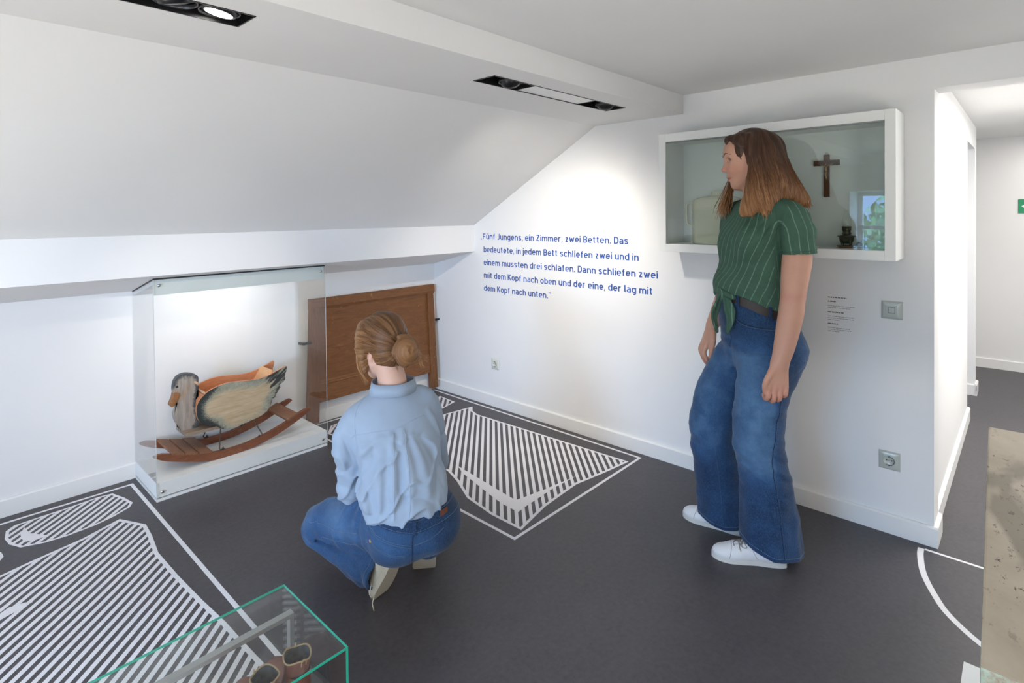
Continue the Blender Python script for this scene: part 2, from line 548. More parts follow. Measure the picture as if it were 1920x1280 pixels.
# bed drawing beside the glass case with the rocking duck
bedA = thing('floor_drawing', 'white striped bed drawing stuck on the floor left of the duck case', 'floor drawing')
vinyl_outline('bed_outline', [(-3.10, -0.068), (-2.063, -0.068), (-2.055, -1.92), (-3.10, -1.92)], 0.016, bedA)
pilA = [(-2.549, -0.164), (-2.521, -0.132), (-2.464, -0.127), (-2.338, -0.12), (-2.209, -0.105), (-2.158, -0.114), (-2.13, -0.205), (-2.115, -0.288), (-2.135, -0.325), (-2.203, -0.365), (-2.278, -0.392), (-2.379, -0.403), (-2.451, -0.395), (-2.523, -0.364), (-2.551, -0.302), (-2.559, -0.235)]
po = vinyl_outline('pillow_outline', pilA, 0.012, bedA)
stripes(pilA, -0.9125, po)
bm = bmesh.new(); flat_poly(bm, [(-2.496, -0.18), (-2.485, -0.26), (-2.434, -0.34), (-2.475, -0.345), (-2.513, -0.325), (-2.515, -0.25)], 0.0011)
obj('pillow_fold', bm, M_VINYL, po)
blA = [(-2.95, -0.66), (-2.606, -0.562), (-2.505, -0.532), (-2.336, -0.492), (-2.193, -0.428), (-2.129, -0.562), (-2.136, -0.681), (-2.155, -0.844), (-2.147, -1.08), (-2.134, -1.288), (-2.119, -1.464), (-2.114, -1.60), (-2.10, -1.86), (-3.06, -1.86), (-3.04, -1.2)]
bo = vinyl_outline('blanket_outline', blA, 0.015, bedA)
stripes(blA, -0.9125, bo)
bm = bmesh.new(); flat_poly(bm, [(-2.66, -0.86), (-2.605, -0.818), (-2.562, -0.826), (-2.541, -0.842), (-2.59, -0.862), (-2.64, -0.88)], 0.0011)
obj('blanket_fold', bm, M_VINYL, bo)
bm = bmesh.new(); flat_poly(bm, [(-2.70, -0.33), (-2.62, -0.31), (-2.586, -0.352), (-2.582, -0.398), (-2.594, -0.424), (-2.68, -0.44)])
obj('second_pillow', bm, M_VINYL, bedA)
# bed drawing along the lettered wall
bedB = thing('floor_drawing', 'white striped bed drawing stuck on the floor along the lettered wall', 'floor drawing')
vinyl_outline('bed_outline', [(-0.038, -0.03), (-0.051, -1.861), (-1.096, -1.866), (-1.09, -0.03)], 0.015, bedB)
pilB = [(-0.109, -0.195), (-0.122, -0.365), (-0.27, -0.405), (-0.60, -0.43), (-0.90, -0.40), (-1.03, -0.335), (-1.04, -0.215), (-0.96, -0.113), (-0.876, -0.105), (-0.55, -0.14), (-0.30, -0.16)]
po = vinyl_outline('pillow_outline', pilB, 0.011, bedB)
stripes(pilB, 0.3935, po)
blB = [(-0.62, -0.49), (-0.343, -0.512), (-0.113, -0.545), (-0.165, -0.60), (-0.192, -0.68), (-0.186, -0.82), (-0.173, -1.121), (-0.142, -1.832), (-0.354, -1.803), (-0.536, -1.771), (-0.81, -1.79), (-1.022, -1.835), (-1.021, -1.657), (-0.992, -1.465), (-0.91, -1.295), (-0.866, -1.169), (-0.93, -0.9), (-0.95, -0.5)]
bo = vinyl_outline('blanket_outline', blB, 0.014, bedB)
stripes(blB, 0.3935, bo)
bm = bmesh.new(); flat_poly(bm, [(-0.800, -1.172), (-0.820, -1.334), (-0.847, -1.549), (-0.858, -1.655), (-0.70, -1.690), (-0.47, -1.724), (-0.647, -1.716), (-0.852, -1.727), (-0.93, -1.735), (-0.925, -1.63), (-0.91, -1.552), (-0.84, -1.258)], 0.0011)
obj('blanket_fold', bm, M_VINYL, bo)
# door swing drawn by the passage
dsw = thing('floor_drawing', 'thin white quarter-circle door swing line on the floor at the passage opening', 'floor drawing')
vinyl_outline('door_line', [(-0.036, -3.156), (-0.036, -3.9)], 0.013, dsw, False)
arc = catmull([(-0.036, -3.144), (-0.1, -3.149), (-0.223, -3.173), (-0.347, -3.22), (-0.445, -3.274), (-0.55, -3.38), (-0.66, -3.56)], 6)
vinyl_outline('door_arc', arc, 0.021, dsw, False)

# ================================================================== glass case with the rocking duck
M_EDGE = mat('glass_edge_grey', (0.55, 0.60, 0.60), 0.2)
M_STEEL = mat('brushed_steel', (0.55, 0.55, 0.55), 0.32, 1.0)
M_CASEGAP = mat('shadow_gap_grey', (0.16, 0.17, 0.17), 0.6)
M_HEADER = m_plaster('header_grey_white', (0.60, 0.66, 0.655), 0.4)
case = thing('display_case', 'tall glass display case on a white plinth under the sloping ceiling', 'display case', (0, 0, 0))
CX0, CX1, CY0 = -2.031, -1.138, -0.381
def soff(y): return 1.1015 + (y + 0.454) * (0.9875 - 1.1015) / 0.469 - 0.004
bm = bmesh.new()
add_box(bm, CX0 + 0.001, CX1 - 0.001, CY0 + 0.007, -0.001, 0.018, 0.090, 0.001)
obj('plinth', bm, M_WHITE, case)
box('plinth_foot', CX0 + 0.0, CX1 - 0.0, CY0 + 0.002, -0.001, 0.0, 0.0125, M_WHITE, case)
box('shadow_gap', CX0 + 0.012, CX1 - 0.012, CY0 + 0.014, -0.001, 0.0125, 0.018, M_CASEGAP, case)
prism('header', [(CY0 + 0.007, 1.0), (CY0 + 0.007, soff(CY0 + 0.007) - 0.003), (CY0 + 0.03, soff(CY0 + 0.03) - 0.003), (CY0 + 0.03, 1.0)], CX0 + 0.006, CX1 - 0.006, 'x', M_HEADER, case)
prism('case_lid', [(CY0 + 0.03, soff(CY0 + 0.03) - 0.022), (CY0 + 0.03, soff(CY0 + 0.03) - 0.004), (-0.002, soff(-0.002) - 0.004), (-0.002, soff(-0.002) - 0.022)], CX0 + 0.006, CX1 - 0.006, 'x', M_WHITE, case)
prism('gasket', [(CY0, soff(CY0) - 0.003), (CY0, soff(CY0) + 0.0035), (-0.002, soff(-0.002) + 0.0035), (-0.002, soff(-0.002) - 0.003)], CX0 + 0.001, CX1 - 0.001, 'x', mat('black_gasket', (0.02, 0.02, 0.02), 0.6), case)
gl = box('glass_front', CX0, CX1, CY0, CY0 + 0.006, 0.016, soff(CY0) - 0.004, M_CASEGLASS, case)
prism('glass_side', [(CY0 + 0.006, 0.0905), (CY0 + 0.006, soff(CY0 + 0.006) - 0.004), (-0.002, soff(-0.002) - 0.004), (-0.002, 0.0905)], CX0, CX0 + 0.004, 'x', M_CASEGLASS, case)
prism('glass_side', [(CY0 + 0.006, 0.0905), (CY0 + 0.006, soff(CY0 + 0.006) - 0.004), (-0.002, soff(-0.002) - 0.004), (-0.002, 0.0905)], CX1 - 0.004, CX1, 'x', M_CASEGLASS, case)
for x in (CX0, CX1):
    box('glass_edge', x - 0.0012, x + 0.0012, CY0 - 0.0008, CY0 + 0.0008, 0.016, soff(CY0) - 0.004, M_EDGE, case)
for x in (CX0 + 0.024, CX1 - 0.028):
    for z in (0.045, 1.048):
        bm = bmesh.new()
        add_lathe(bm, [(0, 0.003), (0.003, 0.003), (0.0036, 0.002), (0.0075, 0.0018), (0.0075, 0)], (0, 0, 0), 16, Matrix.Translation((x, CY0, z)) @ Matrix.Rotation(PI / 2, 4, 'X'))
        obj('screw', bm, M_STEEL, case)
# small light built into the header
lamp_d = bpy.data.lights.new('case_lamp', 'AREA'); lamp_d.shape = 'RECTANGLE'; lamp_d.size = 0.6; lamp_d.size_y = 0.03
lamp_d.energy = 1.6; lamp_d.color = (1, 0.97, 0.93)
lamp_o = bpy.data.objects.new('case_lamp', lamp_d); COL.objects.link(lamp_o)
lamp_o.location = ((CX0 + CX1) / 2 - 0.03, CY0 + 0.05, 1.03); lamp_o.rotation_euler = (math.radians(50), 0, 0)

# ------------------------------------------------------------------ the rocking duck
M_RED = m_wood('red_brown_wood', (0.26, 0.095, 0.045), (0.15, 0.05, 0.025), (3, 20, 20), 0.5, (0.30, 0.15, 0.08))
M_SLAT = m_wood('slat_wood', (0.30, 0.145, 0.075), (0.19, 0.08, 0.04), (20, 3, 20), 0.55, (0.36, 0.22, 0.13))
M_ORANGE = m_wood('orange_painted_wood', (0.62, 0.27, 0.135), (0.50, 0.19, 0.09), (3, 12, 12), 0.5, (0.62, 0.36, 0.2))
M_PALE = m_wood('pale_plywood', (0.72, 0.42, 0.21), (0.60, 0.32, 0.15), (3, 14, 14), 0.5)
M_RUST = mat('rusty_iron', (0.10, 0.07, 0.05), 0.6, 0.6)
M_DOWEL = m_wood('dowel_wood', (0.62, 0.42, 0.27), (0.45, 0.27, 0.16), (20, 3, 20), 0.5)
duck = thing('rocking_duck', 'old painted wooden duck rocker with a seat inside the glass case', 'rocking toy', (-1.62, -0.19, 0.09))
DX, DY, DZ = 1.62, 0.19, -0.09
def dprism(name, poly, y0, y1, m, parent=duck, bev=0.0015):
    return prism(name, [(x + DX, z + DZ) for x, z in poly], y0 + DY, y1 + DY, 'y', m, parent, bev)
rtop = [(-2.022, 0.198), (-1.983, 0.199), (-1.88, 0.164), (-1.757, 0.135), (-1.677, 0.127), (-1.572, 0.131), (-1.462, 0.152), (-1.375, 0.177), (-1.315, 0.200), (-1.272, 0.217), (-1.222, 0.230), (-1.205, 0.226)]
rbot = [(-1.203, 0.218), (-1.254, 0.189), (-1.315, 0.162), (-1.375, 0.138), (-1.491, 0.106), (-1.60, 0.092), (-1.70, 0.0903), (-1.748, 0.092), (-1.825, 0.109), (-1.962, 0.157), (-2.022, 0.191)]
rock = catmull([(x, z) for x, z in rtop], 3)[:-1] + catmull(rbot, 3)
for y in (-0.31, -0.068):
    dprism('rocker', rock, y, y + 0.022, M_RED)
# foot slats in front, tail board behind
def slat(x0, z0, x1, z1, y0=-0.314, y1=-0.042, t=0.010, name='foot_slat'):
    bm = bmesh.new()
    L = math.hypot(x1 - x0, z1 - z0); a = math.atan2(z1 - z0, x1 - x0)
    mt = Matrix.Translation((x0 + DX, 0, z0 + DZ)) @ Matrix.Rotation(-a, 4, 'Y')
    add_box(bm, 0, L, y0 + DY, y1 + DY, 0, t, 0.0015, 0, mt)
    return obj(name, bm, M_SLAT, duck)
slat(-1.944, 0.183, -1.890, 0.165); slat(-1.884, 0.165, -1.826, 0.148); slat(-1.820, 0.149, -1.758, 0.136)
slat(-1.348, 0.186, -1.285, 0.211, t=0.012, name='tail_board')
wing = [(-1.788, 0.285), (-1.809, 0.317), (-1.816, 0.356), (-1.812, 0.390), (-1.798, 0.416), (-1.778, 0.436), (-1.758, 0.450), (-1.728, 0.462), (-1.688, 0.471), (-1.641, 0.473), (-1.589, 0.467), (-1.535, 0.460), (-1.479, 0.459), (-1.428, 0.468), (-1.381, 0.484), (-1.345, 0.497), (-1.332, 0.500), (-1.329, 0.491), (-1.331, 0.473), (-1.341, 0.450), (-1.339, 0.428), (-1.349, 0.412), (-1.371, 0.400), (-1.370, 0.382), (-1.387, 0.366), (-1.399, 0.354), (-1.402, 0.332), (-1.424, 0.322), (-1.428, 0.292), (-1.442, 0.273), (-1.471, 0.252), (-1.511, 0.240), (-1.565, 0.232), (-1.619, 0.223), (-1.661, 0.222), (-1.691, 0.230), (-1.721, 0.255), (-1.761, 0.274)]
wingc = catmull(wing, 3, True)
# side boards: painted feathers (dark green-grey brush strokes towards the rim, black tail feathers)
def m_wing():
    m = mat('painted_wing', (0.5, 0.4, 0.27), 0.55, spec=0.3)
    e = attr(m, 'rim'); tl = attr(m, 'tail'); st = attr(m, 'stroke'); dk = attr(m, 'dark')
    v = coords(m)
    base = ramp(m, noise(m, coords(m, (2, 1, 14)), 5, 5, 0.6), [(0.3, (0.42, 0.31, 0.19)), (0.7, (0.58, 0.46, 0.31))])
    cmb = nd(m, 'ShaderNodeCombineXYZ')
    lk(m, math_n(m, 'MULTIPLY', st, 34.0), cmb.inputs[0]); lk(m, math_n(m, 'MULTIPLY', e, 2.2), cmb.inputs[1])
    n2 = noise(m, cmb.outputs[0], 1.0, 4, 0.65)
    n1 = noise(m, v, 26, 5, 0.7)
    big = noise(m, v, 9, 3, 0.6)
    k = math_n(m, 'ADD', math_n(m, 'ADD', e, math_n(m, 'MULTIPLY', math_n(m, 'SUBTRACT', n2, 0.5), 1.1)), math_n(m, 'MULTIPLY', math_n(m, 'SUBTRACT', big, 0.5), 0.5))
    grey = ramp(m, n1, [(0.3, (0.20, 0.22, 0.18)), (0.7, (0.42, 0.42, 0.34))])
    c = mixc(m, ramp(m, k, [(0.40, (0, 0, 0)), (0.60, (0.85, 0.85, 0.85))]), base, grey)
    n4 = noise(m, cmb.outputs[0], 2.1, 4, 0.7)
    k2 = math_n(m, 'ADD', math_n(m, 'MULTIPLY', dk, 0.85), math_n(m, 'MULTIPLY', math_n(m, 'SUBTRACT', n4, 0.5), 1.5))
    k2 = math_n(m, 'ADD', k2, math_n(m, 'MULTIPLY', math_n(m, 'SUBTRACT', n1, 0.5), 0.5))
    c = mixc(m, ramp(m, k2, [(0.56, (0, 0, 0)), (0.68, (1, 1, 1))]), c, (0.035, 0.042, 0.042))
    cm2 = nd(m, 'ShaderNodeCombineXYZ')
    lk(m, math_n(m, 'MULTIPLY', attr(m, 'perp'), 62.0), cm2.inputs[0]); lk(m, math_n(m, 'MULTIPLY', attr(m, 'along'), 9.0), cm2.inputs[1])
    tn = noise(m, cm2.outputs[0], 1.0, 4, 0.65)
    tk = math_n(m, 'ADD', math_n(m, 'MULTIPLY', tl, 0.50), math_n(m, 'MULTIPLY', math_n(m, 'SUBTRACT', tn, 0.5), 1.5))
    c = mixc(m, ramp(m, tk, [(0.42, (0, 0, 0)), (0.54, (1, 1, 1))]), c, (0.045, 0.047, 0.047))
    setc(m, c)
    bump(m, n2, 0.15, 0.001)
    return m
M_WING = m_wing()
def seg_dist(px, pz, poly):
    best = np.full(px.shape, 9.0)
    for i in range(len(poly)):
        ax, az = poly[i]; bx, bz = poly[(i + 1) % len(poly)]
        dx, dz = bx - ax, bz - az
        t = np.clip(((px - ax) * dx + (pz - az) * dz) / (dx * dx + dz * dz + 1e-12), 0, 1)
        best = np.minimum(best, np.hypot(px - ax - t * dx, pz - az - t * dz))
    return best
def dense_board(name, poly, y0, y1, m, parent, cell=0.012):
    """flat board with a dense front so painted patterns can be stored on its points"""
    bm = bmesh.new()
    add_prism(bm, poly, y0, y1, 'y')
    fs = [f for f in bm.faces if len(f.verts) > 4]
    bmesh.ops.triangulate(bm, faces=fs)
    for _ in range(3):
        es = [e for e in bm.edges if e.calc_length() > cell]
        if not es: break
        bmesh.ops.subdivide_edges(bm, edges=es, cuts=1)
        bmesh.ops.triangulate(bm, faces=[f for f in bm.faces if len(f.verts) > 3])
    return obj(name, bm, m, parent)
wl = [(x + DX, z + DZ) for x, z in wingc]
for y in (-0.272, -0.105):
    o = dense_board('side_board', wl, y + DY, y + 0.012 + DY, [M_WING, M_ORANGE], duck)
    me = o.data
    co = np.empty(len(me.vertices) * 3); me.vertices.foreach_get('co', co); co = co.reshape(-1, 3)
    d = seg_dist(co[:, 0], co[:, 2], wl)
    rim = np.clip(1 - d / 0.085, 0, 1)
    low = np.clip((0.30 + DZ - co[:, 2]) / 0.05, 0, 1) * np.clip((co[:, 0] + 0.06) / 0.05, 0, 1)
    rim *= (1 - 0.45 * low)
    front = np.clip((-0.055 - co[:, 0]) / 0.09, 0, 1)
    dark = rim * (0.72 + 0.5 * front) * (1 - 0.35 * np.clip((co[:, 2] - 0.36) / 0.02, 0, 1) * (1 - front))
    al = co[:, 0] * math.cos(0.62) + co[:, 2] * math.sin(0.62); pe = -co[:, 0] * math.sin(0.62) + co[:, 2] * math.cos(0.62)
    tail = np.clip((al - 0.265) / 0.09, 0, 1)
    ang = np.arctan2(co[:, 2] - 0.26, (co[:, 0] + 0.04) * 0.8)
    for nm, a in (('rim', rim), ('tail', tail), ('stroke', ang), ('dark', dark), ('perp', pe), ('along', al)):
        at = me.attributes.new(nm, 'FLOAT', 'POINT'); at.data.foreach_set('value', a.astype(np.float32))
    yin = (y + DY) < 0
    for p in me.polygons:
        outer = p.normal.y < -0.5 if yin else p.normal.y > 0.5
        p.material_index = 0 if outer else 1
    me.update()
# box between the side boards
dprism('front_board', [(-1.788, 0.29), (-1.800, 0.34), (-1.796, 0.40), (-1.770, 0.43), (-1.762, 0.43), (-1.788, 0.40), (-1.791, 0.34), (-1.779, 0.29)], -0.260, -0.105, M_ORANGE, bev=0)
dprism('bottom_board', [(-1.866, 0.254), (-1.864, 0.236), (-1.66, 0.232), (-1.50, 0.248), (-1.50, 0.262), (-1.66, 0.248)], -0.259, -0.105, m_wood('grey_worn_wood', (0.36, 0.28, 0.21), (0.24, 0.18, 0.13), (3, 12, 12), 0.6))
dprism('seat_board', [(-1.76, 0.33), (-1.76, 0.342), (-1.50, 0.336), (-1.50, 0.324)], -0.259, -0.105, M_ORANGE)
dprism('back_board', [(-1.50, 0.336), (-1.41, 0.488), (-1.400, 0.483), (-1.488, 0.330)], -0.259, -0.105, M_PALE)
# head cut from thick board
head = [(-1.781, 0.504), (-1.782, 0.520), (-1.791, 0.533), (-1.808, 0.543), (-1.830, 0.550), (-1.854, 0.552), (-1.878, 0.544), (-1.894, 0.524), (-1.901, 0.499), (-1.902, 0.468), (-1.898, 0.455), (-1.889, 0.412), (-1.882, 0.405), (-1.889, 0.383), (-1.899, 0.357), (-1.900, 0.336), (-1.891, 0.302), (-1.872, 0.270), (-1.863, 0.250), (-1.785, 0.258), (-1.785, 0.294), (-1.790, 0.327), (-1.796, 0.362), (-1.798, 0.395), (-1.793, 0.426), (-1.788, 0.446), (-1.783, 0.466)]
def m_head():
    m = mat('painted_duck_head', (0.4, 0.36, 0.31), 0.6, spec=0.3)
    w = noise(m, coords(m, (26, 26, 3)), 3, 5, 0.6, 0.6)
    base = ramp(m, w, [(0.3, (0.25, 0.215, 0.19)), (0.7, (0.44, 0.385, 0.335))])
    rim = attr(m, 'rim')
    n = noise(m, coords(m), 70, 4, 0.7)
    k = math_n(m, 'ADD', rim, math_n(m, 'MULTIPLY', math_n(m, 'SUBTRACT', n, 0.5), 1.1))
    c = mixc(m, ramp(m, k, [(0.36, (0, 0, 0)), (0.75, (1, 1, 1))]), base, (0.085, 0.09, 0.095))
    c = mixc(m, attr(m, 'cheek'), c, (0.36, 0.22, 0.13))
    setc(m, c); bump(m, w, 0.25, 0.001)
    return m
hl = [(x + DX, z + DZ) for x, z in catmull(head, 3, True)]
h = dense_board('head', hl, -0.2 + DY, -0.168 + DY, m_head(), duck, 0.007)
co = np.empty(len(h.data.vertices) * 3); h.data.vertices.foreach_get('co', co); co = co.reshape(-1, 3)
d = seg_dist(co[:, 0], co[:, 2], hl)
X = co[:, 0] - DX; Z = co[:, 2] - DZ
rim = np.clip(1 - d / 0.028, 0, 1) * np.clip(np.maximum((Z - 0.46) / 0.04, (X + 1.83) / 0.02), 0, 1)
rim = np.maximum(rim, 0.75 * np.clip((Z - 0.505) / 0.035, 0, 1))
line = catmull([(-1.834, 0.480), (-1.839, 0.460), (-1.855, 0.438), (-1.878, 0.419)], 6)
ld = np.full(X.shape, 9.0)
for a, b in zip(line, line[1:]):
    ld = np.minimum(ld, np.hypot(X - (a[0] + b[0]) / 2, Z - (a[1] + b[1]) / 2))
cheek = np.clip(1 - ld / 0.012, 0, 1) * 0.85
cheek = np.maximum(cheek, 0.65 * np.clip((-1.862 - X) / 0.02, 0, 1) * np.clip((0.475 - Z) / 0.02, 0, 1) * np.clip((Z - 0.40) / 0.02, 0, 1))
for nm, a in (('rim', rim), ('cheek', cheek)):
    at = h.data.attributes.new(nm, 'FLOAT', 'POINT'); at.data.foreach_set('value', a.astype(np.float32))
M_BILL = m_wood('orange_bill_paint', (0.35, 0.16, 0.065), (0.25, 0.105, 0.04), (8, 8, 8), 0.5)
bill = catmull([(-1.874, 0.452), (-1.897, 0.462), (-1.903, 0.440), (-1.912, 0.419), (-1.918, 0.402), (-1.911, 0.391), (-1.900, 0.396), (-1.891, 0.411), (-1.881, 0.424)], 4, True)
dprism('bill', bill, -0.2055, -0.1625, M_BILL, bev=0.003)
M_EYE = mat('eye_black', (0.02, 0.02, 0.025), 0.35)
for s in (-0.2, -0.168):
    lathe('eye', [(0, 0.0015), (0.004, 0.001), (0.006, 0)], (0, 0, 0), M_EYE, duck, 14, Matrix.Translation((-1.884 + DX, s + DY, 0.491 + DZ)) @ Matrix.Rotation(PI / 2 if s < -0.19 else -PI / 2, 4, 'X'))
tube('handle_bar', [(-1.797 + DX, -0.245 + DY, 0.494 + DZ), (-1.797 + DX, -0.12 + DY, 0.494 + DZ)], 0.0065, M_DOWEL, duck, 12)
tube('cross_bar', [(-1.765 + DX, -0.262 + DY, 0.437 + DZ), (-1.765 + DX, -0.10 + DY, 0.437 + DZ)], 0.006, M_DOWEL, duck, 12)
for (xa, za, xb, zb, yy, yb) in ((-1.697, 0.235, -1.716, 0.134, -0.266, -0.299), (-1.526, 0.245, -1.488, 0.142, -0.266, -0.299), (-1.697, 0.235, -1.716, 0.134, -0.100, -0.057), (-1.526, 0.245, -1.488, 0.142, -0.100, -0.057)):
    sg = 1 if xb < xa else -1
    bm = bmesh.new()
    add_tube(bm, [(xa + DX, yy + DY, za + DZ), ((xa + xb) / 2 + DX, (yy + yb) / 2 + DY, (za + zb) / 2 + DZ), (xb + DX, yb + DY, zb + 0.006 + DZ), (xb + sg * 0.006 + DX, yb + DY, zb - 0.001 + DZ), (xb + sg * 0.026 + DX, yb + DY, zb - 0.002 + DZ)], 0.0032, 8)
    add_tube(bm, [(xb + sg * 0.018 + DX, yb + DY, zb - 0.012 + DZ), (xb + sg * 0.018 + DX, yb + DY, zb + 0.012 + DZ)], 0.0022, 6)
    add_box(bm, xb + sg * 0.018 - 0.005 + DX, xb + sg * 0.018 + 0.005 + DX, yb - 0.004 + DY, yb + 0.004 + DY, zb + 0.002 + DZ, zb + 0.006 + DZ)
    obj('iron_strut', bm, M_RUST, duck)

# ================================================================== wooden bed end on the knee wall
M_OAK = m_wood('bed_wood', (0.25, 0.105, 0.036), (0.13, 0.049, 0.016), (2.5, 22, 22), 0.42, (0.36, 0.18, 0.07), 5)
M_OAKV = m_wood('bed_wood_upright', (0.225, 0.093, 0.032), (0.115, 0.043, 0.015), (22, 22, 2.5), 0.42, (0.38, 0.20, 0.09), 5)
M_PANEL = m_wood('bed_panel_wood', (0.215, 0.088, 0.028), (0.13, 0.049, 0.016), (2.0, 10, 10), 0.45, (0.27, 0.125, 0.045), 4)
bed = thing('bed_headboard', 'brown wooden bed end with a framed panel held against the low wall', 'headboard', (-0.54, 0.0, 0.026))
bed.rotation_euler = (math.radians(-4.4), 0, 0)
# local frame: x along the wall, y out of the wall is negative, z up; outer front face at y = -0.075
bx0, bx1 = -0.508, 0.520
H0 = 0.80
yf, yb_ = -0.078, -0.040
prism('stile', [(bx0 - 0.055, 0), (bx0 + 0.020, 0), (bx0 + 0.076, H0 - 0.06), (bx0 + 0.004, H0 - 0.06)], yf, yb_, 'y', M_OAKV, bed, 0.003)
prism('stile', [(bx1 - 0.075, 0), (bx1 - 0.012, 0), (bx1 - 0.005, H0 - 0.06), (bx1 - 0.062, H0 - 0.06)], yf, yb_, 'y', M_OAKV, bed, 0.003)
box('panel', bx0 + 0.02, bx1 - 0.06, yf + 0.016, yf + 0.026, 0.12, H0 - 0.05, M_PANEL, bed)
prism('bottom_rail', [(yf + 0.006, 0.125), (yf + 0.006, 0.232), (yf + 0.002, 0.236), (yf + 0.004, 0.246), (yf + 0.009, 0.250), (yf + 0.012, 0.262), (yb_, 0.262), (yb_, 0.125)], bx0 + 0.034, bx1 - 0.066, 'x', M_OAK, bed)
prism('top_rail', [(yf - 0.004, H0 - 0.058), (yf + 0.004, H0 - 0.066), (yf + 0.008, H0 - 0.073), (yb_, H0 - 0.073), (yb_, H0), (yf - 0.002, H0), (yf - 0.006, H0 - 0.006), (yf - 0.006, H0 - 0.05)], bx0, bx1 + 0.005, 'x', M_OAK, bed)
M_BLACK = mat('black_steel', (0.012, 0.012, 0.014), 0.4, 0.3)
bm = bmesh.new()
add_box(bm, -0.578, -0.564, -0.096, -0.004, 0.515, 0.530, 0.001); add_box(bm, -0.578, -0.520, -0.096, -0.082, 0.515, 0.530, 0.001)
obj('wall_bracket', bm, M_BLACK, bed)
bm = bmesh.new()
add_box(bm, 0.514, 0.526, -0.094, -0.080, 0.512, 0.530, 0.001); add_box(bm, 0.518, 0.552, -0.090, -0.078, 0.516, 0.528, 0.001)
obj('wall_bracket', bm, M_BLACK, bed)
# ================================================================== quotation on the wall
M_BLUE = mat('blue_vinyl', (0.018, 0.082, 0.35), 0.5, spec=0.3)
ROT_TXT = Matrix(((0, 0, -1), (-1, 0, 0), (0, 1, 0))).to_4x4()
def arr(me):
    co = np.empty(len(me.vertices) * 3); me.vertices.foreach_get('co', co)
    return co.reshape(-1, 3)
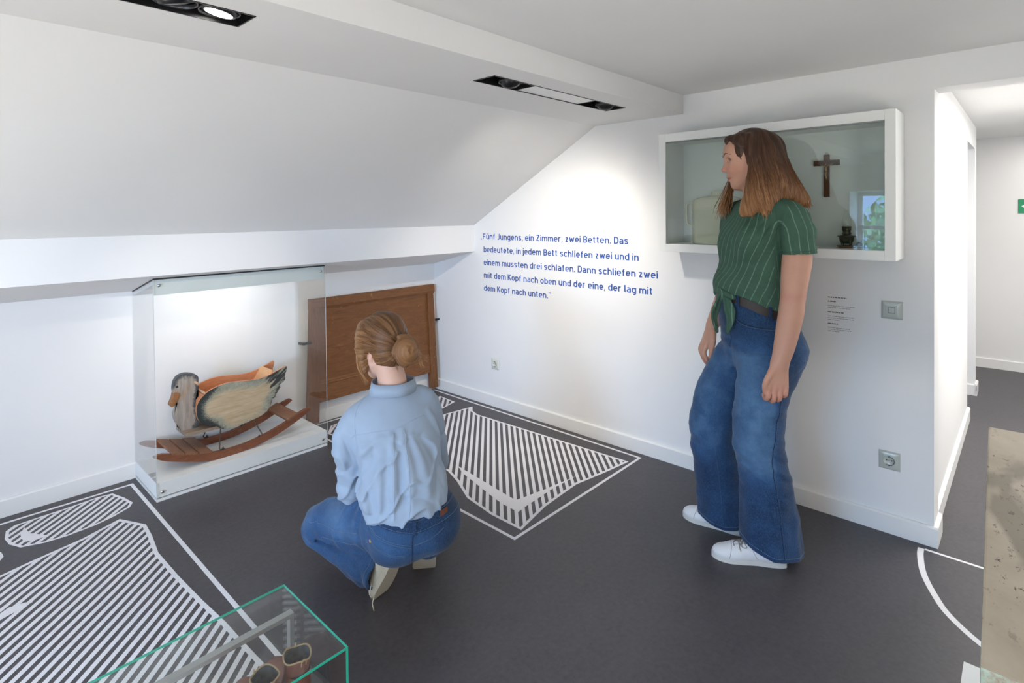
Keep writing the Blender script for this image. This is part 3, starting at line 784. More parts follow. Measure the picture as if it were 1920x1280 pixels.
# a narrow technical sans serif drawn with strokes of even width; cap height 1, x-height 0.74
def A_(cx, cy, rx, ry, a0, a1, n=8):
    return [(cx + rx * math.cos(math.radians(a0 + (a1 - a0) * k / n)), cy + ry * math.sin(math.radians(a0 + (a1 - a0) * k / n))) for k in range(n + 1)]
SW = 0.152
def bowl(x0, x1, y0, y1):
    c = (x0 + x1) / 2; rx = (x1 - x0) / 2; r = 0.21
    p = A_(c, y1 - r, rx, r, 0, 180) + A_(c, y0 + r, rx, r, 180, 360)
    return p + [p[0], p[1]]
def dot(x, y): return [(x, y - 0.076), (x, y + 0.076)]
XT, XB = 0.667, 0.073
arch = lambda x0, x1: [(x0, 0.42)] + A_((x0 + x1) / 2, 0.457, (x1 - x0) / 2, 0.21, 180, 0) + [(x1, 0)]
GL = {
 'n': (0.40, [[(0, 0), (0, 0.74)], arch(0, 0.40)]),
 'h': (0.40, [[(0, 0), (0, 1.0)], arch(0, 0.40)]),
 'm': (0.70, [[(0, 0), (0, 0.74)], arch(0, 0.35), arch(0.35, 0.70)]),
 'u': (0.40, [[(0.40, 0), (0.40, 0.74)], [(0, 0.74)] + A_(0.2, 0.283, 0.2, 0.21, 180, 360) + [(0.40, 0.32)]]),
 '\u00fc': (0.40, [[(0.40, 0), (0.40, 0.74)], [(0, 0.74)] + A_(0.2, 0.283, 0.2, 0.21, 180, 360) + [(0.40, 0.32)], dot(0.085, 0.935), dot(0.315, 0.935)]),
 'o': (0.40, [bowl(0, 0.40, XB, XT)]),
 'b': (0.40, [[(0, 0), (0, 1.0)], bowl(0, 0.40, XB, XT)]),
 'd': (0.40, [[(0.40, 0), (0.40, 1.0)], bowl(0, 0.40, XB, XT)]),
 'p': (0.40, [[(0, -0.25), (0, 0.74)], bowl(0, 0.40, XB, XT)]),
 'g': (0.40, [bowl(0, 0.40, XB, XT), [(0.40, 0.74), (0.40, 0.0)] + A_(0.2, -0.02, 0.2, 0.17, 0, -115)]),
 'c': (0.36, [A_(0.2, 0.457, 0.2, 0.21, 30, 180) + A_(0.2, 0.283, 0.2, 0.21, 180, 330)]),
 'e': (0.40, [[(0.0, 0.375), (0.40, 0.375), (0.40, 0.44)] + A_(0.2, 0.457, 0.2, 0.21, 0, 180) + A_(0.2, 0.283, 0.2, 0.21, 180, 322)]),
 'a': (0.37, [A_(0.17, 0.50, 0.20, 0.167, 145, 0) + [(0.37, 0.0)], [(0.37, 0.41), (0.17, 0.41)] + A_(0.16, 0.24, 0.16, 0.167, 90, 270) + [(0.20, 0.073), (0.37, 0.13)]]),
 's': (0.35, [catmull([(0.335, 0.585), (0.25, 0.655), (0.13, 0.660), (0.03, 0.60), (0.02, 0.49), (0.10, 0.41), (0.25, 0.335), (0.335, 0.26), (0.325, 0.145), (0.23, 0.08), (0.10, 0.08), (0.005, 0.15)], 4)]),
 't': (0.24, [[(0.09, 0.95), (0.09, 0.22)] + A_(0.22, 0.20, 0.13, 0.127, 180, 275), [(-0.05, 0.70), (0.24, 0.70)]]),
 'f': (0.24, [[(0.10, 0.0), (0.10, 0.80)] + A_(0.23, 0.80, 0.13, 0.127, 180, 85), [(-0.04, 0.66), (0.24, 0.66)]]),
 'i': (0.0, [[(0, 0), (0, 0.74)], dot(0, 0.935)]),
 'j': (0.0, [[(0, 0.74), (0, -0.06)] + A_(-0.12, -0.06, 0.12, 0.125, 0, -90), dot(0, 0.935)]),
 'l': (0.05, [[(0, 1.0), (0, 0.18)] + A_(0.11, 0.18, 0.11, 0.11, 180, 262)]),
 'r': (0.25, [[(0, 0), (0, 0.74)], [(0, 0.42)] + A_(0.17, 0.48, 0.17, 0.187, 180, 62)]),
 'z': (0.34, [[(0, XT), (0.335, XT)], [(0.31, 0.69), (0.02, 0.05)], [(0, XB), (0.345, XB)]]),
 'w': (0.62, [[(0, 0.74), (0.155, 0.02)], [(0.155, 0.02), (0.31, 0.66)], [(0.31, 0.66), (0.465, 0.02)], [(0.465, 0.02), (0.62, 0.74)]]),
 'F': (0.42, [[(0, 0), (0, 1.0)], [(0, 0.925), (0.45, 0.925)], [(0, 0.49), (0.38, 0.49)]]),
 'J': (0.32, [[(0.32, 1.0), (0.32, 0.28)] + A_(0.13, 0.265, 0.19, 0.19, 0, -130)]),
 'Z': (0.44, [[(0, 0.925), (0.44, 0.925)], [(0.42, 0.95), (0.02, 0.05)], [(0, 0.075), (0.46, 0.075)]]),
 'B': (0.43, [[(0, 0), (0, 1.0)], [(0, 0.925), (0.22, 0.925)] + A_(0.22, 0.72, 0.19, 0.205, 90, -90) + [(0, 0.515)], [(0.22, 0.515)] + A_(0.22, 0.295, 0.21, 0.22, 90, -90) + [(0, 0.075)]]),
 'D': (0.45, [[(0, 0), (0, 1.0)], [(0, 0.925), (0.20, 0.925)] + A_(0.20, 0.675, 0.25, 0.25, 90, 0) + A_(0.20, 0.325, 0.25, 0.25, 0, -90) + [(0, 0.075)]]),
 'K': (0.43, [[(0, 0), (0, 1.0)], [(0.43, 1.0), (0.02, 0.40)], [(0.16, 0.58), (0.45, 0.0)]]),
 '.': (0.0, [dot(0, 0.076)]),
 ',': (0.02, [[(0.02, 0.15), (-0.04, -0.15)]]),
 '\u201e': (0.17, [[(0.02, 0.13), (-0.03, -0.08)], [(0.19, 0.13), (0.14, -0.08)]]),
 '\u201c': (0.17, [[(0.02, 1.0), (-0.03, 0.80)], [(0.19, 1.0), (0.14, 0.80)]]),
}
GAP, SPACE = 0.255, 0.27
def word_width(w): return sum(GL[c][0] for c in w) + GAP * (len(w) - 1)
def word_quads(w, x):
    """ribbons (lists of left/right point pairs) of all strokes of a word starting at x"""
    out = []
    for c in w:
        wd, strokes = GL[c]
        thin = 0.7 if c in ',\u201e\u201c' else 1.0
        for st in strokes:
            P = [Vector(p) for p in st]
            L = []
            for i, p in enumerate(P):
                d1 = (P[i] - P[i - 1]).normalized() if i > 0 else (P[1] - P[0]).normalized()
                d2 = (P[i + 1] - P[i]).normalized() if i < len(P) - 1 else d1
                n1 = Vector((-d1.y, d1.x)); n2 = Vector((-d2.y, d2.x)); m = n1 + n2
                m = m.normalized() if m.length > 1e-6 else n1
                k = SW / 2 * thin / max(m.dot(n1), 0.5)
                L.append(((p + m * k), (p - m * k)))
            out.append([((a.x + x, a.y), (b.x + x, b.y)) for a, b in L])
        x += wd + GAP
    return out, x - GAP
def wall_line(name, body, y0, y1, zbase, cap, parent, m, X=KN):
    """one line of lettering: an Empty with one mesh per word"""
    line = bpy.data.objects.new(name, None); COL.objects.link(line); line.parent = parent
    words = body.split(' ')
    total = sum(word_width(w) for w in words) + (SPACE + GAP) * (len(words) - 1) + SW
    s = (y0 - y1) / total; x = SW / 2
    for w in words:
        bm = bmesh.new()
        q, xe = word_quads(w, x)
        for j, rib in enumerate(q):
            dx = 0.0004 + 0.00003 * (j % 3)
            V = [[bm.verts.new((X - dx, y0 - p[0] * s, zbase + p[1] * cap)) for p in pr] for pr in rib]
            for a, b in zip(V, V[1:]):
                bm.faces.new((a[0], b[0], b[1], a[1]))
        obj('word', bm, m, line)
        x = xe + SPACE + GAP
    return line
quote = thing('wall_lettering', 'blue five-line German quotation lettered on the white wall', 'lettering')
for i, (t, ya, yb) in enumerate((('\u201eF\u00fcnf Jungens, ein Zimmer, zwei Betten. Das', -0.523, -1.756), ('bedeutete, in jedem Bett schliefen zwei und in', -0.553, -1.824), ('einem mussten drei schlafen. Dann schliefen zwei', -0.553, -1.944), ('mit dem Kopf nach oben und der eine, der lag mit', -0.553, -1.911), ('dem Kopf nach unten.\u201c', -0.553, -1.174))):
    wall_line('text_line', t, ya, yb, 1.1947 - 0.0934 * i, 0.0415, quote, M_BLUE)
small = thing('wall_caption', 'tiny grey caption text printed on the wall beside the light switch', 'caption')
M_INK = mat('caption_ink', (0.09, 0.09, 0.09), 0.7)
M_INKG = mat('caption_ink_grey', (0.32, 0.32, 0.33), 0.7)
def px(u): return -2.793 - u * 0.1065        # share of the caption width to wall position
for z, u, bold in ((0.985, 0.70, 1), (0.966, 0.33, 1), (0.947, 1.0, 0), (0.939, 0.83, 0), (0.918, 0.59, 1), (0.900, 0.98, 0), (0.892, 0.97, 0), (0.884, 0.45, 0), (0.866, 0.38, 1), (0.848, 0.85, 0), (0.840, 0.86, 0), (0.832, 0.43, 0)):
    rnd = random.Random(int(z * 1000))
    bm = bmesh.new(); p = 0.0
    hh = 0.0042 if bold else 0.0026
    while p < u:                             # unreadably small words
        w = min(rnd.uniform(0.05, 0.14), u - p)
        if w > 0.015:
            add_box(bm, KN - 0.0007, KN - 0.0001, px(p + w), px(p), z, z + hh)
        p += w + 0.02
    obj('caption_line', bm, M_INK if bold else M_INKG, small)

# ================================================================== sockets and switch
M_PLATE = mat('cream_plastic', (0.66, 0.66, 0.60), 0.25)
M_PLATE2 = mat('silver_grey_plastic', (0.46, 0.49, 0.45), 0.22)
M_DARK = mat('socket_dark', (0.04, 0.04, 0.04), 0.5)
def plate(o, w, m):
    """square cover that swells towards the middle"""
    bm = bmesh.new()
    N = 12; g = []
    for i in range(N + 1):
        row = []
        for j in range(N + 1):
            a = i / N * 2 - 1; b = j / N * 2 - 1
            e = min(1.0, (abs(a) ** 10 + abs(b) ** 10) ** 0.1)
            d = 0.0035 + 0.005 * min(1.0, (1 - e) / 0.45) ** 0.7 if max(abs(a), abs(b)) < 0.999 else 0.0015
            row.append(bm.verts.new((-d, -a * w / 2, b * w / 2)))
        g.append(row)
    for i in range(N):
        for j in range(N):
            bm.faces.new((g[i][j], g[i + 1][j], g[i + 1][j + 1], g[i][j + 1]))
    return obj('cover_plate', bm, m, o)
def socket(name, y, z, label, m):
    o = thing(name, label, 'socket', (KN, y, z), 0, None)
    plate(o, 0.078, m)
    mt = Matrix.Rotation(-PI / 2, 4, 'Y')
    bm = bmesh.new()
    add_lathe(bm, [(0.0225, 0.007), (0.0225, 0.0105), (0.0205, 0.0110), (0.0195, 0.0095), (0, 0.0095)], (0, 0, 0), 32, mt)
    obj('socket_well', bm, m, o)
    bm = bmesh.new()
    add_tube(bm, [(-0.0104, 0.0186 * math.cos(a), 0.0186 * math.sin(a)) for a in [k * 2 * PI / 40 for k in range(10, 35)]], 0.0012, 6)
    for yy in (-0.0095, 0.0095):
        add_lathe(bm, [(0.003, 0.0097), (0, 0.0099)], (0, 0, 0), 12, Matrix.Translation((0, yy, 0.003)) @ mt)
    add_lathe(bm, [(0.0016, 0.0097), (0, 0.0099)], (0, 0, 0), 10, Matrix.Translation((0, 0, 0.003)) @ mt)
    for zz in (-0.0185, 0.0185):
        add_box(bm, -0.0118, -0.0095, -0.0022, 0.0022, zz - 0.003, zz + 0.003)
    obj('contacts', bm, M_DARK, o)
    return o
socket('wall_socket', -0.663, 0.305, 'small cream wall socket low on the lettered wall above the floor drawing', M_PLATE)
socket('wall_socket', -3.028, 0.309, 'grey wall socket low on the wall right of the standing woman', M_PLATE2)
sw = thing('light_switch', 'square grey light switch on the wall under the display cabinet corner', 'switch', (KN, -3.037, 0.954))
plate(sw, 0.077, M_PLATE2)
bm = bmesh.new(); add_box(bm, -0.0105, -0.007, -0.011, 0.011, -0.0115, 0.0115, 0.001); obj('button', bm, M_PLATE2, sw)
bm = bmesh.new(); add_box(bm, -0.0093, -0.007, -0.0122, 0.0122, -0.0127, 0.0127); obj('button_gap', bm, M_DARK, sw)

# ================================================================== wall cabinet and what stands in it
cab = thing('wall_cabinet', 'white wall-mounted display cabinet with a wide glass front', 'cabinet', (0, -2.5755, 1.178))
K0, K1 = -0.507, 0.5075
CH = 0.598
bm = bmesh.new()
XF = -0.2
gx0, gx1, gz0, gz1 = K0 + 0.037, K1 - 0.037, 0.040, 0.557
add_box(bm, XF, KN - 0.001, K0, gx0, 0, CH, 0.0015)
add_box(bm, XF, KN - 0.001, gx1, K1, 0, CH, 0.0015)
add_box(bm, XF, KN - 0.001, gx0, gx1, 0, gz0, 0.0015)
add_box(bm, XF, KN - 0.001, gx0, gx1, gz1, CH, 0.0015)
obj('frame', bm, M_WHITE, cab)
M_CABIN = mat('cabinet_back_paint', (0.74, 0.77, 0.76), 0.5)
box('back_panel', 0.004, KN - 0.001, gx0 - 0.002, gx1 + 0.002, gz0 - 0.002, gz1 + 0.002, M_CABIN, cab)
M_CABGLASS = m_glass('cabinet_glass', (0.90, 0.925, 0.915), 1.15)
box('glass_pane', XF + 0.010, XF + 0.015, gx0, gx1, gz0, gz1 - 0.006, M_CABGLASS, cab)
box('gap_shade_strip', XF + 0.008, XF + 0.016, gx0, gx1, gz1 - 0.006, gz1 + 0.001, mat('gap_shade_grey', (0.22, 0.24, 0.23), 0.5), cab)  # dark strip standing in for the shade in the frame gap
CZ = 1.178 + gz0                         # shelf level inside
# cream enamel milk can
M_ENAMEL = mat('cream_enamel', (0.72, 0.71, 0.56), 0.2)
can = thing('enamel_jug', 'cream enamel jug with lid and side handle behind the woman\'s shoulder', 'jug', (-0.095, -2.33, CZ))
lathe('body', [(0, 0), (0.122, 0), (0.127, 0.004), (0.127, 0.165), (0.1295, 0.168), (0.1295, 0.176), (0.126, 0.180), (0.126, 0.182), (0, 0.182)], (0, 0, 0), M_ENAMEL, can, 10).scale = (0.62, 1, 1)
lathe('lid', [(0.127, 0.182), (0.128, 0.192), (0.126, 0.220), (0.095, 0.232), (0.05, 0.240), (0.032, 0.243), (0.030, 0.262), (0.0, 0.265)], (0, 0, 0), M_ENAMEL, can, 10).scale = (0.62, 1, 1)
bm = bmesh.new()
add_tube(bm, [(0, 0.118, 0.205), (0, 0.148, 0.208), (0, 0.160, 0.200), (0, 0.162, 0.16), (0, 0.160, 0.11), (0, 0.150, 0.094), (0, 0.120, 0.088)], 0.009, 10, True, 0.6)
obj('handle', bm, M_ENAMEL, can)
# wooden crucifix
M_CROSS = m_wood('dark_cross_wood', (0.13, 0.05, 0.022), (0.065, 0.024, 0.012), (20, 20, 4), 0.45)
crx = thing('crucifix', 'dark wooden crucifix with a small brass figure on the cabinet back panel', 'crucifix', (0.004, -2.793, 1.441))
bm = bmesh.new(); add_box(bm, -0.013, 0, -0.0115, 0.0115, 0, 0.190, 0.0008); obj('upright', bm, M_CROSS, crx)
bm = bmesh.new(); add_box(bm, -0.0135, 0, -0.0525, 0.0525, 0.141, 0.164, 0.0008); obj('crossbar', bm, M_CROSS, crx)
M_BRASS = mat('aged_brass', (0.42, 0.30, 0.13), 0.4, 0.9)
bm = bmesh.new()
add_tube(bm, [(-0.017, 0.0, 0.139), (-0.019, 0.001, 0.125), (-0.018, 0.0, 0.112)], [0.004, 0.0055, 0.0045], 10)
add_tube(bm, [(-0.018, 0.001, 0.112), (-0.019, 0.002, 0.098), (-0.018, -0.001, 0.084), (-0.016, 0.0, 0.076)], [0.005, 0.004, 0.003, 0.0025], 8)
add_tube(bm, [(-0.017, -0.003, 0.137), (-0.016, -0.018, 0.143), (-0.015, -0.034, 0.151)], [0.0025, 0.002, 0.0016], 6)
add_tube(bm, [(-0.017, 0.003, 0.137), (-0.016, 0.018, 0.143), (-0.015, 0.034, 0.151)], [0.0025, 0.002, 0.0016], 6)
bmesh.ops.create_uvsphere(bm, u_segments=12, v_segments=8, radius=0.0052, matrix=Matrix.Translation((-0.020, 0.002, 0.145)))
obj('figure', bm, M_BRASS, crx, True)
tube('hanging_ring', [(-0.004, 0.005 * math.cos(a), 0.195 + 0.005 * math.sin(a)) for a in [k * PI / 6 for k in range(-1, 8)]], 0.0009, M_BRASS, crx, 6)
# small oil lamp in a dish
M_PEWTER = mat('dark_bronze', (0.10, 0.085, 0.055), 0.38, 0.85)
oil = thing('oil_lamp', 'small dark metal oil lamp on a saucer with ring handle in the cabinet', 'lamp', (-0.055, -2.883, CZ))
lathe('saucer', [(0, 0.004), (0.030, 0.004), (0.038, 0.009), (0.0395, 0.008), (0.032, 0.001), (0, 0.0)], (0, 0, 0), M_PEWTER, oil, 28)
bm = bmesh.new()
for k in range(4):
    a = PI / 4 + k * PI / 2
    add_tube(bm, [(0.018 * math.cos(a), 0.018 * math.sin(a), 0.004), (0.023 * math.cos(a), 0.023 * math.sin(a), 0.018), (0.028 * math.cos(a), 0.028 * math.sin(a), 0.040)], 0.0022, 6)
obj('legs', bm, M_PEWTER, oil)
lathe('bowl', [(0, 0.018), (0.016, 0.018), (0.024, 0.024), (0.028, 0.036), (0.029, 0.046), (0.036, 0.049), (0.036, 0.051), (0.020, 0.053), (0.012, 0.056), (0, 0.056)], (0, 0, 0), M_PEWTER, oil, 28)
bm = bmesh.new()
add_lathe(bm, [(0.012, 0.055), (0.017, 0.058), (0.019, 0.062), (0.015, 0.066), (0.015, 0.074), (0.018, 0.076), (0.018, 0.084), (0.013, 0.085), (0.012, 0.090), (0, 0.090)], (0, 0, 0), 20)
for k in range(8):
    a = k * PI / 4
    add_box(bm, 0.016 * math.cos(a) - 0.002, 0.016 * math.cos(a) + 0.002, 0.016 * math.sin(a) - 0.002, 0.016 * math.sin(a) + 0.002, 0.084, 0.092)
obj('burner', bm, M_PEWTER, oil)
lathe('glass_chimney', [(0.014, 0.086), (0.019, 0.105), (0.018, 0.118), (0.011, 0.14), (0.010, 0.165)], (0, 0, 0), M_GLASS, oil, 20)
tube('ring_handle', [(0, -0.048 + 0.009 * math.cos(a), 0.014 + 0.009 * math.sin(a)) for a in [k * PI / 8 for k in range(17)]], 0.003, M_PEWTER, oil, 8)

# ================================================================== recessed track lights
M_LBLACK = mat('lamp_black', (0.008, 0.008, 0.009), 0.35)
M_LGREY = mat('lamp_reflector', (0.25, 0.25, 0.26), 0.25, 0.9)
M_FILL = mat('blank_cover_white', (0.74, 0.75, 0.74), 0.4)
M_LIT = bpy.data.materials.new('lamp_lit'); M_LIT.use_nodes = True
_e = bsdf(M_LIT); _e.inputs['Emission Color'].default_value = (1, 0.95, 0.88, 1); _e.inputs['Emission Strength'].default_value = 14
def track(x0, x1, label, lamps, covers):
    t = thing('track_light', label, 'ceiling light', ((x0 + x1) / 2, (TY0 + TY1) / 2, 1.9042))
    hx = (x1 - x0) / 2 - 0.0005; hy = (TY1 - TY0) / 2 - 0.0005
    bm = bmesh.new()
    for (a, b, c, d) in ((-hx, hx, -hy, -hy + 0.004), (-hx, hx, hy - 0.004, hy), (-hx, -hx + 0.004, -hy, hy), (hx - 0.004, hx, -hy, hy)):
        add_box(bm, a, b, c, d, -0.002, 0.095)
    add_box(bm, -hx, hx, -hy, hy, 0.09, 0.095)
    obj('housing', bm, M_LBLACK, t)
    for (cx0, cx1) in covers:
        ox = (x0 + x1) / 2
        box('cover', cx0 - ox, cx1 - ox, -hy + 0.005, hy - 0.005, 0.001, 0.01, M_FILL, t)
        for e in (cx0, cx1):
            box('end_plate', e - ox - 0.002, e - ox + 0.002, -hy + 0.005, hy - 0.005, 0.0, 0.06, M_LBLACK, t)
    for (lx, tx, ty, lit) in lamps:
        ox = (x0 + x1) / 2
        mt = Matrix.Translation((lx - ox, 0.0, 0.016)) @ Euler((tx, ty, 0)).to_matrix().to_4x4()
        bm = bmesh.new()
        add_lathe(bm, [(0.047, 0.0), (0.047, -0.006), (0.050, -0.006), (0.050, 0.004), (0.047, 0.004)], (0, 0, 0), 32, Matrix.Translation((lx - ox, 0, 0.012)))
        ring = obj('lamp_ring', bm, mat('lamp_ring_grey', (0.06, 0.06, 0.065), 0.3, 0.6), t)
        bm = bmesh.new()
        add_lathe(bm, [(0.034, -0.012), (0.040, -0.012), (0.044, 0.0), (0.042, 0.02), (0.030, 0.045), (0.0, 0.05)], (0, 0, 0), 32, mt)
        hd = obj('lamp_head', bm, M_LBLACK if lit != 0 else M_LGREY, t)
        bm = bmesh.new()
        add_lathe(bm, [(0.0, -0.016), (0.018, -0.0155), (0.034, -0.0125)], (0, 0, 0), 32, mt)
        obj('lamp_lens', bm, M_LIT if lit == 1 else M_LGREY, hd)
track(TR[0][0], TR[0][1], 'black recessed ceiling track with one glowing spot at the top left', [(-2.345 - 0.02, 0.25, -0.3, 2), (-2.262, 0.12, 0.16, 1), (-2.95, 0.3, 0.3, 2)], [(-2.86, -2.47)])
track(TR[1][0], TR[1][1], 'black recessed ceiling track with a white cover between two spots', [(-1.15, 0.45, -0.75, 2), (-0.46, 0.45, -0.75, 2)], [(-1.055, -0.62)])

# ================================================================== low glass case with the boots in the foreground
M_GEDGE = mat('green_glass_edge', (0.05, 0.62, 0.42), 0.15, spec=0.6)
bsdf(M_GEDGE).inputs['Transmission Weight'].default_value = 0.35
lc = thing('display_case', 'low glass box with green edges over a white base in the foreground', 'display case', (-2.6, -2.03, 0))
ax0, ax1, ay0, ay1, at = -0.52, 0.515, -0.177, 0.177, 0.290
box('plinth', ax0 + 0.006, ax1 - 0.006, ay0 + 0.006, ay1 - 0.006, 0.0, 0.09, M_WHITE, lc, 0.001)
g = 0.0055
box('glass_top', ax0, ax1, ay0, ay1, at - g, at, M_GLASS, lc)
box('glass_side', ax1 - g, ax1, ay0, ay1, 0.001, at - g - 0.0005, M_GLASS, lc)
box('glass_side', ax0, ax0 + g, ay0, ay1, 0.001, at - g - 0.0005, M_GLASS, lc)
box('glass_side', ax0 + g, ax1 - g, ay1 - g, ay1, 0.001, at - g - 0.0005, M_GLASS, lc)
box('glass_side', ax0 + g, ax1 - g, ay0, ay0 + g, 0.001, at - g - 0.0005, M_GLASS, lc)
def strip(x0, x1, y0, y1, z0, z1):
    box('glass_edge', x0, x1, y0, y1, z0, z1, M_GEDGE, lc)
q = 0.0006
strip(ax0, ax1, ay1 - 0.001, ay1 + q, at - g, at + 0.0003); strip(ax0, ax1, ay0 - q, ay0 + 0.001, at - g, at + 0.0003)
strip(ax1 - 0.001, ax1 + q, ay0, ay1, at - g, at + 0.0003); strip(ax0 - q, ax0 + 0.001, ay0, ay1, at - g, at + 0.0003)
strip(ax1 - g, ax1 + q, ay0 - q, ay0 + 0.001, 0.001, at - g); strip(ax0 - q, ax0 + g, ay0 - q, ay0 + 0.001, 0.001, at - g)
M_ALU = mat('anodised_aluminium', (0.50, 0.50, 0.50), 0.38, 0.85)
box('light_rail', -0.42, 0.501, 0.085, 0.107, 0.246, 0.258, M_ALU, lc, 0.0006)
box('rail_post', 0.489, 0.501, 0.086, 0.106, 0.09, 0.246, M_ALU, lc, 0.0006)
# a pair of small brown boots
M_LEATHER = mat('brown_boot_leather', (0.17, 0.062, 0.04), 0.42, spec=0.45)
_v = coords(M_LEATHER); _n = noise(M_LEATHER, _v, 26, 5, 0.65)
setc(M_LEATHER, ramp(M_LEATHER, _n, [(0.3, (0.125, 0.045, 0.03)), (0.7, (0.225, 0.085, 0.055))])); bump(M_LEATHER, _n, 0.3, 0.0015)
M_LINING = mat('boot_lining_grey', (0.055, 0.053, 0.05), 0.85)
_n = noise(M_LINING, coords(M_LINING, (1, 1, 1)), 60, 4, 0.7)
setc(M_LINING, ramp(M_LINING, _n, [(0.35, (0.035, 0.034, 0.032)), (0.7, (0.11, 0.105, 0.10))]))
M_TRIM = mat('boot_edge_tan', (0.36, 0.25, 0.13), 0.7)
M_SOLE = mat('boot_sole_dark', (0.035, 0.024, 0.018), 0.6)
def make_boot(x, y, label):
    b = thing('ankle_boot', label, 'boot', (x, y, 0.09), 0.0, 'pair of brown boots in the low glass case')
    # rings from the toe along the foot, then up the shaft: (centre y, centre z, half width, half height, tilt)
    secs = [(0.158, 0.026, 0.010, 0.012, 0), (0.150, 0.030, 0.026, 0.021, 0), (0.128, 0.034, 0.034, 0.027, 0), (0.095, 0.038, 0.036, 0.031, 10), (0.062, 0.047, 0.034, 0.038, 24), (0.032, 0.062, 0.032, 0.043, 45), (0.012, 0.082, 0.0315, 0.040, 68), (0.004, 0.102, 0.031, 0.036, 80), (0.001, 0.122, 0.032, 0.035, 87), (0.0, 0.140, 0.0335, 0.036, 90)]
    seg = 24
    bm = bmesh.new(); rings = []
    for (cy, cz, w, hh, ti) in secs:
        a = math.radians(ti); rg = []
        for k in range(seg):
            t = 2 * PI * k / seg
            u, v = w * math.cos(t), hh * math.sin(t)
            yy = cy - v * math.sin(a); zz = cz + v * math.cos(a)
            zz = max(zz, 0.006)
            if (cy, cz) == secs[-1][:2]:
                zz += 0.004 * math.sin(3 * t + x * 40)
            rg.append(bm.verts.new((u, yy, zz)))
        rings.append(rg)
    for A, B in zip(rings, rings[1:]):
        for k in range(seg):
            f = bm.faces.new((A[k], A[(k + 1) % seg], B[(k + 1) % seg], B[k])); f.smooth = True
    bm.faces.new(rings[0])
    # heel counter closes the back of the foot
    add_lathe(bm, [(0.0, 0.006), (0.030, 0.006), (0.033, 0.03), (0.032, 0.06), (0.031, 0.09), (0.030, 0.10)], (0, -0.002, 0), seg)
    top = [Vector(v.co) for v in rings[-1]]
    obj('upper', bm, M_LEATHER, b)
    bm = bmesh.new()
    add_tube(bm, top + [top[0]], 0.0022, 6, False)
    obj('top_edge', bm, M_TRIM, b)
    bm = bmesh.new()
    vs = [bm.verts.new((p.x * 0.95, p.y * 0.95, p.z - 0.001)) for p in top]
    lo = [bm.verts.new((p.x * 0.82, p.y * 0.82, 0.095)) for p in top]
    for k in range(seg):
        f = bm.faces.new((vs[k], vs[(k + 1) % seg], lo[(k + 1) % seg], lo[k])); f.smooth = True
    bm.faces.new(lo)
    obj('lining', bm, M_LINING, b)
    sole = [(0.0, 0.165), (0.018, 0.158), (0.033, 0.135), (0.037, 0.10), (0.032, 0.05), (0.030, 0.0), (0.024, -0.028), (0.0, -0.036)]
    sole = sole + [(-u, v) for u, v in sole[-2:0:-1]]
    prism('sole', catmull(sole, 3, True), 0.0, 0.009, 'z', M_SOLE, b)
    bm = bmesh.new()
    add_tube(bm, [(-0.006, -0.036, 0.130), (-0.006, -0.038, 0.143), (0.0, -0.038, 0.146), (0.006, -0.038, 0.143), (0.006, -0.036, 0.130)], 0.0022, 6, True, 1.0)
    obj('pull_loop', bm, M_TRIM, b)
    for s in (-1, 1):
        bm = bmesh.new()
        add_tube(bm, [(s * 0.010, 0.052, 0.084), (s * 0.014, 0.044, 0.095), (s * 0.013, 0.037, 0.112), (s * 0.012, 0.034, 0.136), (s * 0.013, 0.034, 0.146)], [0.002, 0.0026, 0.0026, 0.0026, 0.002], 6)
        obj('facing_edge', bm, M_TRIM, b)
    return b
make_boot(-2.148, -2.062, 'right brown leather boot on the white base by the green glass corner')
make_boot(-2.236, -2.070, 'left brown leather boot on the white base, cut by the picture edge')

# ================================================================== worn painted table at the right edge
def m_table():
    m = mat('worn_cream_paint', (0.5, 0.42, 0.31), 0.6, spec=0.3)
    v = coords(m)
    a = noise(m, v, 5, 5, 0.6, 0.5)
    c = ramp(m, a, [(0.3, (0.33, 0.275, 0.20)), (0.7, (0.50, 0.43, 0.33))])
    b = noise(m, coords(m, (1.1, 3.2, 1)), 2.6, 3, 0.5, 0.6)
    c = mixc(m, ramp(m, b, [(0.56, (0, 0, 0)), (0.62, (0.8, 0.8, 0.8))]), c, (0.19, 0.16, 0.115))
    d = noise(m, coords(m, (45, 90, 45)), 1.0, 4, 0.65)
    e = noise(m, v, 7, 2)
    k = math_n(m, 'MULTIPLY', ramp(m, d, [(0.59, (0, 0, 0)), (0.635, (1, 1, 1))]), ramp(m, e, [(0.46, (0, 0, 0)), (0.6, (1, 1, 1))]))
    c = mixc(m, k, c, (0.075, 0.045, 0.03))
    setc(m, c); bump(m, d, 0.3, 0.001)
    return m
M_TABLE = m_table()
def m_mint():
    m = mat('mint_edge_paint', (0.3, 0.36, 0.28), 0.6)
    v = coords(m)
    a = noise(m, v, 22, 5, 0.7)
    setc(m, ramp(m, a, [(0.35, (0.16, 0.075, 0.04)), (0.47, (0.30, 0.25, 0.18)), (0.55, (0.33, 0.40, 0.31)), (0.75, (0.40, 0.46, 0.37))]))
    bump(m, a, 0.3, 0.001)
    return m
M_MINT = m_mint()
tb = thing('old_table', 'worn cream-painted table with a mint green edge at the right border', 'table', (-1.256, -3.70, 0.1), math.radians(2.0))
bm = bmesh.new()
add_box(bm, -0.562, 0.562, -0.30, 0.30, 0.622, 0.65, 0.004)
for f in bm.faces: f.material_index = 0 if f.normal.z > 0.6 else 1
obj('table_top', bm, [M_TABLE, M_MINT], tb)
